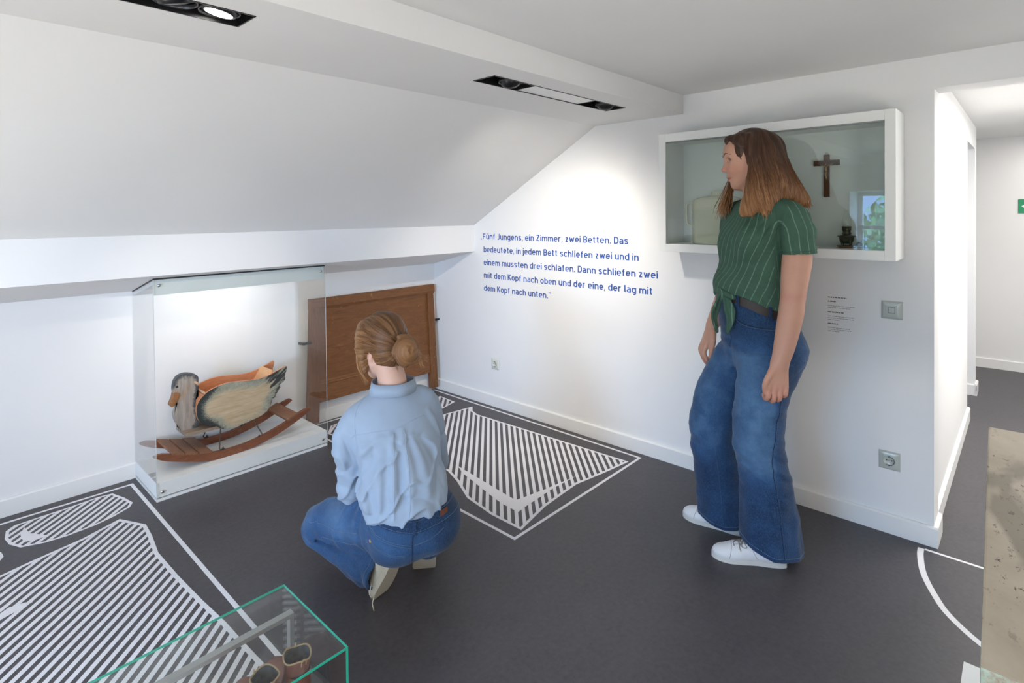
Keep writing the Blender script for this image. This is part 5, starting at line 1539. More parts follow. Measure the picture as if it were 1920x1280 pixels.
# seams: outer side seam, inseam, front pocket, fly, hems
side = [(0.13, -0.19, 0.93), (0.145, -0.205, 0.80), (0.115, -0.215, 0.62), (0.088, -0.22, 0.42), (0.110, -0.22, 0.22), (0.125, -0.23, 0.06)]
stitches(J, 'side_seam', [side], 0.0011, M_SEAM, w2, 60)
seam(J, 'side_seam_ridge', [(x - 0.004, y, z) for x, y, z in side], 0.0016, M_DENIM2, w2, 0.0, 20)
stitches(J, 'inseam', [[(-0.01, 0.02, 0.72), (-0.04, 0.03, 0.60), (-0.06, 0.02, 0.45), (-0.035, 0.02, 0.25), (-0.02, 0.02, 0.06)]], 0.0011, M_SEAM, w2, 60)
stitches(J, 'pocket_seam', [[(-0.025, -0.06, 0.985), (-0.015, -0.085, 0.945), (0.02, -0.115, 0.925), (0.09, -0.16, 0.918), (0.13, -0.18, 0.92)]], 0.0010, M_THREAD, w2, 40)
tube('pocket_edge', [tuple(p) for p in surf_line(J, [(-0.025, -0.06, 0.99), (-0.015, -0.085, 0.95), (0.02, -0.115, 0.930), (0.09, -0.16, 0.923), (0.13, -0.18, 0.925)], 0.0006, 8)], 0.0024, M_DENIM2, w2, 8)
seam(J, 'fly_seam', [(-0.035, -0.05, 0.98), (-0.03, -0.05, 0.90), (-0.025, -0.045, 0.85), (-0.02, -0.03, 0.82)], 0.0016, M_DENIM2, w2)
for cx, cy, zz in ((0.116, -0.12, lambda a: 0.066 + 0.038 * max(-math.cos(a), 0) ** 2 - 0.016 * max(math.cos(a), 0)), (0.018, 0.12, lambda a: 0.048 + 0.02 * max(-math.cos(a), 0) ** 2)):
    hl_ = ring_line(J, cx, cy, zz, 0.115, 260, 0.0006)
    bm = bmesh.new(); add_dashes(bm, [tuple(p) for p in hl_], 0.0010)
    o = obj('hem_stitching', bm, M_THREAD, w2); o['kind'] = 'stuff'
# back pocket edge
stitches(J, 'back_pocket_seam', [[(0.285, -0.06, 0.80), (0.26, -0.13, 0.79), (0.22, -0.165, 0.80)]], 0.0010, M_THREAD, w2, 40)
# ---- green top
T = Sdf((-0.09, -0.29, 0.93), (0.33, 0.29, 1.47), 0.0042)
T.stack([(0.94, 0.088, 0.0, 0.120, 0.150), (0.985, 0.088, 0.0, 0.128, 0.156), (1.05, 0.086, 0.0, 0.135, 0.158), (1.09, 0.088, 0.0, 0.138, 0.158), (1.15, 0.094, 0.0, 0.108, 0.150), (1.20, 0.099, 0.0, 0.108, 0.150), (1.27, 0.106, 0.0, 0.110, 0.155), (1.31, 0.110, 0.0, 0.098, 0.157), (1.36, 0.117, 0.0, 0.086, 0.148), (1.40, 0.122, 0.0, 0.070, 0.115), (1.425, 0.125, 0.0, 0.058, 0.075), (1.44, 0.126, 0.0, 0.052, 0.058)], FA, 0.0)
T.chain([(0.125, -0.03, 1.392, 0.046), (0.183, -0.148, 1.366, 0.054), (0.194, -0.180, 1.30, 0.060)], 0.03)
T.chain([(0.194, -0.180, 1.30, 0.060), (0.193, -0.192, 1.19, 0.0625)], 0.012, 'u', lambda X, Y, Z: 1.216 - Z + (X - 0.193) * 0.09 + 0 * Y)
T.chain([(0.115, 0.05, 1.392, 0.046), (0.085, 0.145, 1.366, 0.052), (0.090, 0.175, 1.30, 0.056)], 0.03)
T.chain([(0.090, 0.175, 1.30, 0.056), (0.092, 0.188, 1.19, 0.058)], 0.012, 'u', lambda X, Y, Z: 1.206 - Z + 0 * X + 0 * Y)
# bust
for c in ((0.056, -0.090, 1.255), (0.040, 0.045, 1.255)):
    T.ell(c, (0.050, 0.06, 0.065), None, 0.05)
T.cone((0.193, -0.192, 1.18), (0.193, -0.189, 1.235), 0.0545, 0.046, 0.0, 'sub')
def topcut(X, Y, Z):
    f = (X - 0.088) * F2[0] + Y * F2[1]
    s_ = np.clip(f / 0.12, -1, 1)
    return 0.983 + 0.058 * np.where(s_ > 0, s_, 0) ** 1.3 - Z
T.cut(topcut)
def tw(P):
    x, y, z = P.T
    w = vnoise(np.stack([x * 10, y * 10, z * 16], 1), 11) * 0.004
    q = z * 30 + (x * F2[0] + y * F2[1]) * -55     # folds pulled towards the knot
    lowf = sm(1.16 - z, 0.0, 0.12)
    w += lowf * vnoise(np.stack([x * 6, y * 6, q], 1), 12) * 0.0065
    slf = sm(-y, 0.13, 0.17) * vnoise(np.stack([x * 16, y * 10, z * 40 + x * 40], 1), 13) * 0.004 * sm(z, 1.225, 1.26)
    pit = np.exp(-((z - 1.30) / 0.05) ** 2 - ((y + 0.125) / 0.035) ** 2) * vnoise(np.stack([x * 8, y * 8, z * 60 - x * 70], 1), 14) * 0.009
    return w + slf + pit
T.displace(tw)
# furrow between sleeve and trunk
T.chain([(0.126, -0.172, 1.20, 0.006), (0.128, -0.162, 1.27, 0.007), (0.134, -0.150, 1.315, 0.003)], 0.010, 'sub')
def stripe2(V):
    x, y, z = V.T
    dx, dy = x - 0.095, y
    A = np.arctan2(dy, dx) * 0.142
    body = A / 0.033 - (z - 1.2) * 0.42 / 0.033
    B = np.arcsin(np.clip((x - 0.190 + (z - 1.3) * 0.10) / 0.078, -1, 1)) * 0.066 / 0.0255 + 0.3
    sl_ = (y < -0.138) & (x > 0.126 + np.clip(z - 1.30, 0, 1) * 0.3)
    return np.where(sl_, B, body)
top2 = T.mesh('striped_top', M_GREEN, w2, {'stripe': stripe2})
# sleeve seam and hem, knot and tails
seam(T, 'sleeve_hem', [(0.193 + 0.064 * math.cos(a), -0.192 + 0.064 * math.sin(a), 1.230 + 0.005 * math.cos(a)) for a in np.linspace(0, 2 * PI, 24)], 0.0014, M_GREEN, w2, 0.0002, 3)
seam(T, 'armhole_seam', [(0.150, -0.105, 1.425), (0.140, -0.135, 1.385), (0.128, -0.155, 1.33), (0.120, -0.160, 1.27)], 0.0016, M_GREEN, w2, 0.0)
K = Sdf((-0.14, -0.13, 0.86), (0.02, 0.06, 1.09), 0.0038)
kx, ky, kz = -0.047, -0.046, 1.050
K.ell((kx, ky, kz), (0.017, 0.017, 0.014), None, 0.008)
K.chain([(kx + 0.01, ky - 0.02, kz - 0.004, 0.012), (kx + 0.03, ky - 0.045, kz - 0.014, 0.010)], 0.012)
K.chain([(kx, ky + 0.01, kz + 0.004, 0.012), (kx + 0.012, ky + 0.04, kz + 0.012, 0.010)], 0.012)
def tail(pts, wd, tw_):
    P = np.array(catmull(pts, 6)); n = len(P)
    for i in range(n - 1):
        def W(t): return wd * (0.35 + 1.5 * t if t < 0.45 else max(1.025 - (t - 0.45) * 1.75, 0.05))
        w0, w1_ = W(i / (n - 1)), W((i + 1) / (n - 1))
        for u in (-1, -0.5, 0, 0.5, 1):
            q0 = np.array([u * w0 * math.cos(tw_), u * w0 * math.sin(tw_) + 0.006 * (1 - u * u), 0]); q1 = np.array([u * w1_ * math.cos(tw_), u * w1_ * math.sin(tw_) + 0.006 * (1 - u * u), 0])
            K.cone(P[i] + q0, P[i + 1] + q1, 0.0046, 0.0046, 0.004)
tail([(kx - 0.004, ky - 0.004, kz - 0.006), (kx - 0.024, ky - 0.014, kz - 0.05), (kx - 0.034, ky - 0.010, kz - 0.10), (kx - 0.021, ky - 0.006, kz - 0.158)], 0.017, 0.5)
tail([(kx + 0.006, ky - 0.014, kz - 0.006), (kx + 0.015, ky - 0.034, kz - 0.05), (kx + 0.020, ky - 0.040, kz - 0.10), (kx + 0.010, ky - 0.036, kz - 0.156)], 0.0175, -0.4)
K.mesh('tied_knot', M_GREEN, w2, {'stripe': lambda V: V[:, 0] / 0.03 + 0.25})
# ---- body: one continuous surface
B = Sdf((-0.16, -0.30, 0.02), (0.28, 0.28, 1.74), 0.0036)
B.stack([(0.80, 0.13, 0, 0.10, 0.13), (0.95, 0.10, 0, 0.085, 0.115), (1.10, 0.095, 0, 0.085, 0.115), (1.25, 0.105, 0, 0.085, 0.12), (1.36, 0.12, 0, 0.06, 0.10), (1.40, 0.125, 0, 0.045, 0.06)], FA, 0.02)
B.chain([(0.12, -0.08, 0.82, 0.07), (0.07, -0.12, 0.46, 0.05), (0.10, -0.12, 0.12, 0.035), (0.09, -0.135, 0.06, 0.032)], 0.03)
B.chain([(0.10, 0.08, 0.82, 0.07), (-0.02, 0.105, 0.46, 0.05), (0.02, 0.12, 0.12, 0.035), (0.01, 0.12, 0.06, 0.032)], 0.03)
B.chain([(0.128, 0.0, 1.36, 0.055), (0.122, 0.008, 1.43, 0.048), (0.108, 0.022, 1.50, 0.047)], 0.03)
# near arm
B.chain([(0.178, -0.155, 1.35, 0.038), (0.189, -0.186, 1.25, 0.045), (0.188, -0.189, 1.20, 0.0525), (0.174, -0.200, 1.13, 0.0495), (0.160, -0.211, 1.055, 0.0435), (0.150, -0.219, 1.00, 0.0440), (0.134, -0.225, 0.935, 0.0415), (0.116, -0.228, 0.86, 0.0360), (0.101, -0.229, 0.812, 0.0305)], 0.02)
B.ell((0.183, -0.206, 1.058), (0.018, 0.022, 0.024), None, 0.02)
def finger(s, pts, r, k=0.004):
    n = len(pts)
    s.chain([(*p, r * (1 - 0.18 * i / (n - 1))) for i, p in enumerate(pts)], k)
hx = [0.0545, 0.0765, 0.0985, 0.1195]; hz = [0.716, 0.711, 0.714, 0.723]
for x, z in zip(hx, hz):
    B.cone((0.101 + (x - 0.088) * 0.35, -0.229, 0.808), (x, -0.234, z), 0.0195, 0.0118, 0.012)
B.ell((0.087, -0.226, 0.756), (0.034, 0.016, 0.040), None, 0.012)
for x, z, L in zip(hx, hz, (0.94, 1.03, 1.0, 0.86)):
    finger(B, [(x, -0.235, z), (x - 0.002, -0.238, z - 0.032 * L), (x - 0.002, -0.219, z - 0.046 * L), (x - 0.001, -0.202, z - 0.036 * L)], 0.0104, 0.0025)
finger(B, [(0.074, -0.236, 0.788), (0.050, -0.243, 0.758), (0.0415, -0.238, 0.728), (0.046, -0.230, 0.702)], 0.0120, 0.008)
# far arm
B.chain([(0.085, 0.150, 1.35, 0.040), (0.090, 0.185, 1.20, 0.048), (0.082, 0.205, 1.06, 0.042), (0.044, 0.207, 0.95, 0.038), (0.008, 0.207, 0.872, 0.029)], 0.03)
fy = [0.178, 0.199, 0.220, 0.240]
for i, y in enumerate(fy):
    kx_ = -0.034 + 0.004 * abs(i - 1)
    B.cone((0.004, 0.200 + i * 0.006, 0.862), (kx_, y, 0.782 - 0.002 * i), 0.019, 0.0125, 0.012)
    finger(B, [(kx_, y, 0.782), (kx_ - 0.014, y - 0.003, 0.752), (kx_ - 0.008, y - 0.008, 0.722 + 0.004 * abs(i - 1)), (kx_ + 0.006, y - 0.010, 0.699 + 0.006 * abs(i - 1))], 0.0108, 0.003)
finger(B, [(0.0, 0.178, 0.840), (-0.006, 0.166, 0.800), (-0.014, 0.164, 0.765), (-0.016, 0.166, 0.732)], 0.0125, 0.008)
# head, tilted a little down, turned slightly away from the viewer
HY = 0.024
TH = math.radians(-15)
ROT2 = np.array([[math.cos(TH), math.sin(TH), 0], [-math.sin(TH), math.cos(TH), 0], [0, 0, 1.0]])     # rows: turned x, y, z axes
HC2 = np.array([0.102, HY, 1.60])
def H2(p): return HC2 + np.array([0.002, 0, 0]) + ROT2.T @ (np.array(p, float) - HC2)
def unH2(V): return (V - HC2 - np.array([0.002, 0, 0])) @ ROT2.T + HC2
def hE(c, r, k, op='u'): B.ell(H2(c), r, ROT2, k, op)
def hC(a, b, ra, rb, k, op='u'): B.cone(H2(a), H2(b), ra, rb, k, op)
hE((0.102, HY, 1.622), (0.096, 0.073, 0.090), 0.02)
hE((0.066, HY, 1.640), (0.068, 0.062, 0.056), 0.03)          # forehead
hE((0.062, HY, 1.590), (0.058, 0.060, 0.075), 0.03)
hE((0.062, HY, 1.535), (0.046, 0.049, 0.052), 0.03)
hC((0.045, HY - 0.008, 1.489), (0.045, HY + 0.008, 1.489), 0.0165, 0.0165, 0.022)
for sg in (-1, 1):
    hC((0.100, HY + sg * 0.050, 1.545), (0.052, HY + sg * 0.018, 1.495), 0.022, 0.016, 0.025)
hC((0.016, HY - 0.026, 1.618), (0.016, HY + 0.026, 1.618), 0.0125, 0.0125, 0.02)       # brow
for sg in (-1, 1):
    hE((0.0075, HY + sg * 0.033, 1.595), (0.013, 0.016, 0.009), 0.012, 'sub')       # eye hollow
    hE((0.036, HY + sg * 0.040, 1.556), (0.028, 0.020, 0.024), 0.022)                # cheek
    hC((0.0180, HY + sg * 0.021, 1.6025), (0.025, HY + sg * 0.046, 1.600), 0.0066, 0.0058, 0.005)   # upper lid
    hC((0.0200, HY + sg * 0.021, 1.5850), (0.0265, HY + sg * 0.046, 1.5865), 0.0056, 0.0050, 0.005)    # lower lid
hC((0.013, HY, 1.600), (-0.001, HY, 1.562), 0.0080, 0.0090, 0.012)                      # nose
hE((-0.0045, HY, 1.555), (0.0110, 0.0105, 0.0090), 0.008)
for sg in (-1, 1):
    hE((0.0085, HY + sg * 0.0110, 1.551), (0.0100, 0.0070, 0.0075), 0.006)
hE((0.021, HY, 1.526), (0.014, 0.022, 0.012), 0.012)
hE((0.0172, HY, 1.5205), (0.0082, 0.021, 0.0046), 0.004)
hE((0.0195, HY, 1.5100), (0.0090, 0.018, 0.0052), 0.004)
hC((0.011, HY - 0.014, 1.5145), (0.011, HY + 0.014, 1.5145), 0.0020, 0.0020, 0.003, 'sub')
for sg in (-1, 1):
    hC((0.012, HY + sg * 0.014, 1.5145), (0.024, HY + sg * 0.030, 1.5205), 0.0020, 0.0024, 0.003, 'sub')
hE((0.110, HY - 0.074, 1.580), (0.018, 0.010, 0.030), 0.008)
hE((0.110, HY + 0.074, 1.580), (0.018, 0.010, 0.030), 0.008)
def lip2(V):
    x, y, z = unH2(V).T
    zc = 1.5150 + np.abs(y - HY) * 0.18
    return sm(-np.abs(z - zc) + 0.0112 - np.abs(y - HY) * 0.30, 0.0, 0.004) * sm(0.030 - x, 0, 0.008) * (np.abs(y - HY) < 0.028) * 0.85
def flush2(V):
    x, y, z = unH2(V).T
    f = np.exp(-(((x - 0.032) / 0.03) ** 2 + ((z - 1.553) / 0.022) ** 2)) * 0.8 + np.exp(-(((x + 0.004) / 0.014) ** 2 + ((z - 1.556) / 0.012) ** 2)) * 0.7
    x, y, z = V.T
    f += 0.75 * sm(0.745 - z, 0, 0.05) + 0.5 * np.exp(-((z - 1.06) / 0.02) ** 2) * (np.abs(y) > 0.15)
    return f
body2 = B.mesh('body', M_SKIN, w2, {'lip': lip2, 'flush': flush2})
M_EYEW = mat('eye_white', (0.62, 0.60, 0.58), 0.2)
M_IRIS = mat('iris_grey', (0.05, 0.055, 0.05), 0.15)
M_BROW2 = mat('eyebrow_brown', (0.07, 0.035, 0.02), 0.8)
for sg in (-1, 1):
    bm = bmesh.new()
    bmesh.ops.create_uvsphere(bm, u_segments=20, v_segments=14, radius=0.0112, matrix=Matrix.Translation(tuple(H2((0.0275, HY + sg * 0.033, 1.5935)))))
    e = obj('eyeball', bm, M_EYEW, w2, True)
    bm = bmesh.new()
    bmesh.ops.create_uvsphere(bm, u_segments=16, v_segments=10, radius=0.0064, matrix=Matrix.Translation(tuple(H2((0.0217, HY + sg * 0.0325, 1.5925)))))
    obj('iris', bm, M_IRIS, e, True)
    P = B.project(np.array(catmull([H2((0.004, HY + sg * 0.013, 1.614)), H2((0.004, HY + sg * 0.03, 1.621)), H2((0.018, HY + sg * 0.05, 1.616))], 6)), 0.0004)
    bm = bmesh.new(); add_tube(bm, [tuple(p) for p in P], np.interp(np.linspace(0, 1, len(P)), [0, 0.4, 1], [0.0018, 0.0024, 0.0008]), 6, True, 1.0)
    obj('eyebrow', bm, M_BROW2, w2)
    P = B.project(np.array(catmull([H2((0.012, HY + sg * 0.021, 1.5955)), H2((0.010, HY + sg * 0.034, 1.5975)), H2((0.022, HY + sg * 0.048, 1.594))], 6)), 0.0006)
    bm = bmesh.new(); add_tube(bm, [tuple(p) for p in P], 0.0013, 5)
    obj('lashes', bm, M_BROW2, w2)
# ---- hair: parted on top, falling over both shoulders
Hh = Sdf((-0.06, -0.18, 1.32), (0.37, 0.20, 1.76), 0.0036)
Hh.ell((0.110, HY, 1.636), (0.098, 0.084, 0.092), None, 0.0)
Hh.ell((0.145, HY - 0.01, 1.60), (0.078, 0.086, 0.105), None, 0.03)
Hh.chain([(0.062, -0.040, 1.676, 0.022), (0.082, -0.062, 1.610, 0.028), (0.088, -0.070, 1.54, 0.033), (0.075, -0.082, 1.46, 0.036), (0.046, -0.095, 1.395, 0.034), (0.035, -0.10, 1.372, 0.020)], 0.03)
Hh.chain([(0.14, -0.055, 1.62, 0.04), (0.150, -0.075, 1.53, 0.047), (0.140, -0.095, 1.45, 0.045), (0.115, -0.11, 1.395, 0.030), (0.10, -0.12, 1.375, 0.016)], 0.03)
Hh.chain([(0.175, 0.0, 1.64, 0.055), (0.188, -0.02, 1.57, 0.053), (0.203, -0.05, 1.505, 0.051), (0.226, -0.075, 1.452, 0.044), (0.258, -0.085, 1.422, 0.029), (0.280, -0.085, 1.404, 0.015)], 0.03)
Hh.chain([(0.17, 0.06, 1.62, 0.05), (0.185, 0.05, 1.52, 0.050), (0.205, 0.03, 1.45, 0.042), (0.222, 0.02, 1.41, 0.028)], 0.03)
Hh.chain([(0.07, 0.085, 1.66, 0.022), (0.070, 0.100, 1.59, 0.022), (0.054, 0.104, 1.50, 0.016), (0.036, 0.102, 1.43, 0.013), (0.022, 0.096, 1.385, 0.006)], 0.02)
# free the face
Hh.ell(H2((0.006, HY, 1.575)), (0.060, 0.066, 0.098), ROT2, 0.008, 'sub')
Hh.ell(H2((0.024, HY, 1.50)), (0.040, 0.062, 0.06), ROT2, 0.008, 'sub')
def hairline(pts, r, k=0.012):
    P = B.project(np.array(catmull(pts, 4)), 0.002)
    Hh.chain([(*p, r * q_) for p, q_ in zip(P, np.linspace(0.7, 1.3, len(P)))], k)
hairline([(0.004, 0.024, 1.680), (0.022, -0.016, 1.678), (0.042, -0.038, 1.656), (0.064, -0.050, 1.632), (0.084, -0.058, 1.60), (0.094, -0.062, 1.56)], 0.0105)
hairline([(0.008, 0.024, 1.692), (0.028, -0.012, 1.698), (0.052, -0.036, 1.684), (0.070, -0.050, 1.655), (0.080, -0.06, 1.62)], 0.013, 0.02)
hairline([(0.010, 0.020, 1.681), (0.022, -0.006, 1.668), (0.036, -0.024, 1.652), (0.052, -0.038, 1.640)], 0.0075, 0.008)
for zt_, ym_ in ((1.605, 0.0), (1.63, 0.004), (1.655, 0.008), (1.675, 0.012)):
    hairline([(0.004, 0.024, 1.684), (0.020, -0.010 + ym_, 1.676 + (zt_ - 1.605) * 0.22), (0.042, -0.036 + ym_, 1.650 + (zt_ - 1.605) * 0.5), (0.090, -0.062, zt_)], 0.0095, 0.008)
hairline([(0.016, 0.034, 1.694), (0.028, 0.066, 1.684), (0.046, 0.085, 1.650), (0.060, 0.095, 1.60)], 0.004)
Hh.cut(lambda X, Y, Z: np.where(Z < 1.36, 1.36 - Z, -1) + 0 * X + 0 * Y)
def hair_ang(V):
    x, y, z = V.T
    return np.arctan2(y - HY + 0.004, (x - 0.125) - np.clip(1.6 - z, 0, 1) * 0.25) / (2 * PI)
def hw(P):
    x, y, z = P.T
    a = hair_ang(P)
    wav = np.sin(z * 42 + np.sin(a * 40) * 1.5) * 0.10 * sm(1.56 - z, 0, 0.12)
    n = vnoise(np.stack([(a * 24 + wav * 4), z * 4.0, 0 * z], 1), 21) * 0.0095
    n += vnoise(np.stack([(a * 70 + wav * 9), z * 6.0, 0 * z], 1), 22) * 0.0050
    return n * sm(1.73 - z, 0.0, 0.08)
Hh.displace(hw, 0.025)
Hh.cone((0.045, HY + 0.012, 1.706), (0.15, HY + 0.012, 1.735), 0.004, 0.003, 0.012, 'sub')
def hlen(V):
    x, y, z = V.T
    return sm(1.66 - z, 0.0, 0.27) * 0.85 + 0.06
Hh.mesh('hair', M_HAIR2, w2, {'strand': hair_ang, 'length': hlen})
def lock(bm, pts, r, flat=0.45, seg=6):
    P = catmull(pts, 3); n = len(P)
    add_tube(bm, P, [r * (0.55 + 0.45 * math.sin(PI * min(1, 0.15 + i / (n - 1) * 0.8))) * (1 if i < n - 3 else 0.5) for i in range(n)], seg, True, flat)
def locks_object(name, locks, m, parent, zr):
    vs_len = []
    bm = bmesh.new()
    ids = []
    for k, (pts, r) in enumerate(locks):
        n0 = len(bm.verts)
        lock(bm, pts, r)
        ids += [k] * (len(bm.verts) - n0)
    o = obj(name, bm, m, parent)
    co = arr(o.data)
    rs = np.random.default_rng(3).random(len(locks))
    for nm, v in (('strand', rs[np.array(ids)]), ('length', sm(zr[0] - co[:, 2], 0.0, zr[0] - zr[1]) * 0.85 + 0.05)):
        at = o.data.attributes.new(nm, 'FLOAT', 'POINT'); at.data.foreach_set('value', v.astype(np.float32))
    o['kind'] = 'stuff'
    return o
rnd = random.Random(12)
lk2 = []
def trace_in(sdf, C_, D_):
    """first surface point met when walking inwards from outside along -D_"""
    t = np.full(len(C_), 0.30); hit = np.zeros(len(C_), bool)
    for _ in range(90):
        d = sdf.sample(C_ + D_ * t[:, None])
        hit |= d < 0.0008
        t = np.where(hit, t, t - np.maximum(np.minimum(d, 0.02) * 0.7, 0.0012))
        if hit.all() or (t < 0).all(): break
    return C_ + D_ * t[:, None], hit & (t > 0.01)
for k in range(420):
    a = -PI + 2 * PI * (k + rnd.random()) / 420
    z0 = rnd.uniform(1.58, 1.70); n_ = 16
    zz = np.linspace(z0, 1.365, n_)
    ph = rnd.uniform(0, 6); am = rnd.uniform(0.01, 0.035)
    aa = a + am * np.sin(zz * 34 + ph) * sm(1.60 - zz, 0, 0.1)
    C_ = np.stack([0.118 + np.clip(1.62 - zz, 0, 1) * 0.17, HY - np.clip(1.60 - zz, 0, 1) * 0.12, zz], 1)
    D_ = np.stack([np.cos(aa), np.sin(aa), 0 * aa], 1)
    P, hit = trace_in(Hh, C_, D_)
    m_ = n_ if hit.all() else int(np.argmin(hit))
    if m_ < 5: continue
    P = P[:m_]; D_ = D_[:m_]
    if np.max(np.linalg.norm(np.diff(P, axis=0), axis=1)) > 0.05: continue
    off = np.interp(np.linspace(0, 1, m_), [0, 0.35, 1], [-0.004, -0.0008, 0.0012])[:, None]
    P = P + D_ * off
    e = P[-1] + (P[-1] - P[-2]) * rnd.uniform(0.3, 1.2) + D_[-1] * rnd.uniform(-0.002, 0.006)
    lk2.append(([tuple(p) for p in P] + [tuple(e)], rnd.uniform(0.0012, 0.0032)))
for k in range(90):                          # far side hair hanging in front of the shoulder
    j = [np.array([rnd.uniform(-1, 1), rnd.uniform(-1, 1) * 1.6, rnd.uniform(-1, 1) * 0.6]) for _ in range(3)]
    ctl = [(0.070, 0.100, 1.59), np.array((0.048, 0.100, 1.50)) + j[0] * 0.012, np.array((0.024, 0.096, 1.43)) + j[0] * 0.018 + j[1] * 0.004, np.array((0.010, 0.088, 1.395)) + j[0] * 0.021 + j[1] * 0.008, np.array((0.006, 0.082, 1.362)) + j[0] * 0.023 + j[2] * 0.011]
    lk2.append(([tuple(p) for p in ctl], rnd.uniform(0.0014, 0.0032)))
locks_object('hair_locks', lk2, M_HAIR2, w2, (1.66, 1.38))
# ---- shoes
make_shoe(w2, frame((0.152, -0.152, 0.0), (-0.97, 0.245, 0), (0, 0, 1)), M_SNEAK, M_SNEAKS, M_LACE)
make_shoe(w2, frame((0.085, 0.055, 0.0), (-0.80, 0.60, 0), (0, 0, 1)), M_SNEAK, M_SNEAKS, M_LACE)
# ================================================================== the crouching woman, seen from behind
w1 = thing('person', 'crouching woman in a light blue shirt and jeans with her hair in a bun', 'person', (-1.60, -1.78, 0), LOC_ROT)
BF = math.radians(90 + 25)                 # trunk faces away and a little to the left
F1 = np.array([math.cos(BF), math.sin(BF)])
# ---- jeans
Q = Sdf((-0.46, -0.24, -0.005), (0.32, 0.47, 0.44), 0.0045)
Q.ell((0.045, -0.055, 0.285), (0.158, 0.125, 0.108), ((0.906, 0.42, 0), (-0.42, 0.906, 0), (0, 0, 1)), 0.0)
Q.stack([(0.28, 0.04, -0.055, 0.115, 0.155), (0.33, 0.035, -0.055, 0.118, 0.152), (0.37, 0.028, -0.05, 0.112, 0.146), (0.42, 0.022, -0.044, 0.096, 0.122), (0.435, 0.022, -0.044, 0.09, 0.115)], BF, 0.03)
Q.ell((-0.015, -0.10, 0.235), (0.085, 0.075, 0.075), None, 0.05)
Q.ell((0.115, -0.055, 0.255), (0.080, 0.080, 0.075), None, 0.05)
Q.chain([(-0.035, -0.03, 0.275, 0.105), (-0.20, 0.065, 0.215, 0.094), (-0.335, 0.145, 0.168, 0.080), (-0.352, 0.155, 0.150, 0.074)], 0.05)
Q.chain([(-0.345, 0.150, 0.145, 0.070), (-0.26, 0.08, 0.125, 0.064), (-0.16, 0.005, 0.106, 0.064), (-0.070, -0.070, 0.104, 0.064)], 0.03)
Q.chain([(0.095, 0.0, 0.265, 0.095), (0.06, 0.19, 0.24, 0.088), (0.025, 0.345, 0.215, 0.080)], 0.05)
Q.chain([(0.025, 0.345, 0.195, 0.072), (0.055, 0.20, 0.165, 0.062), (0.080, 0.055, 0.135, 0.055)], 0.03)
# crease between thigh and calf, and between the two seat halves
Q.chain([(-0.40, 0.10, 0.135, 0.004), (-0.30, 0.04, 0.150, 0.010), (-0.16, -0.07, 0.150, 0.012), (-0.06, -0.13, 0.155, 0.010)], 0.016, 'sub')
Q.chain([(0.072, -0.20, 0.335, 0.003), (0.066, -0.198, 0.26, 0.007), (0.060, -0.165, 0.17, 0.010)], 0.02, 'sub')
Q.chain([(-0.125, -0.13, 0.37, 0.003), (-0.115, -0.145, 0.31, 0.008), (-0.135, -0.12, 0.25, 0.006)], 0.014, 'sub')
def q1(P):
    x, y, z = P.T
    u = x * 0.8 - y * 0.6
    w = vnoise(np.stack([u * 10, (x * .6 + y * .8) * 10, z * 22], 1), 31) * 0.0045
    hipf = np.exp(-((x + 0.13) / 0.06) ** 2) * vnoise(np.stack([u * 34, z * 14, y * 5], 1), 32) * 0.0075
    kn = np.exp(-((x + 0.36) / 0.06) ** 2) * vnoise(np.stack([u * 12, z * 44, y * 9], 1), 33) * 0.006
    kn += sm(-x, 0.10, 0.16) * (np.maximum(1 - 3 * np.abs(vnoise(np.stack([u * 9 + z * 10, z * 17, y * 6], 1), 36)), 0)) * -0.006
    cf = np.exp(-((x + 0.12) / 0.07) ** 2) * sm(0.16 - z, 0, 0.05) * vnoise(np.stack([u * 26, z * 26, y * 8], 1), 34) * 0.007
    return w + hipf + kn + cf
Q.displace(q1)
# open trouser leg at the ankle
Q.cone((-0.10, -0.045, 0.104), (-0.05, -0.085, 0.100), 0.046, 0.052, 0.0, 'sub')
Q.cut(lambda X, Y, Z: ((X + 0.078) * 0.82 - (Y + 0.066) * 0.57 + (Z - 0.1) * -0.22), (-0.155, -0.17, -0.005), (0.02, 0.03, 0.160))
def fade1(V):
    x, y, z = V.T
    f = 0.28 + 0.34 * np.exp(-((x + 0.25) / 0.10) ** 2) * sm(z, 0.16, 0.24) + 0.18 * np.exp(-((x + 0.02) / 0.08) ** 2 - ((z - 0.26) / 0.05) ** 2)
    f += 0.22 * np.exp(-((x + 0.40) / 0.04) ** 2)
    f -= 0.22 * sm(x, 0.09, 0.16) + 0.12 * sm(z, 0.33, 0.37)
    return f
Q.mesh('jeans', M_DENIM1, w1, {'fade': fade1})
cuffA = [(-0.094 + 0.064 * 0.57 * math.cos(a) + 0.015 * math.sin(a), -0.056 + 0.064 * 0.82 * math.cos(a), 0.104 + 0.064 * math.sin(a)) for a in np.linspace(0, 2 * PI, 30)]
bm = bmesh.new(); add_dashes(bm, [tuple(p) for p in surf_line(Q, cuffA, 0.0006, 6)], 0.0010)
o = obj('cuff_stitching', bm, M_THREAD, w1); o['kind'] = 'stuff'
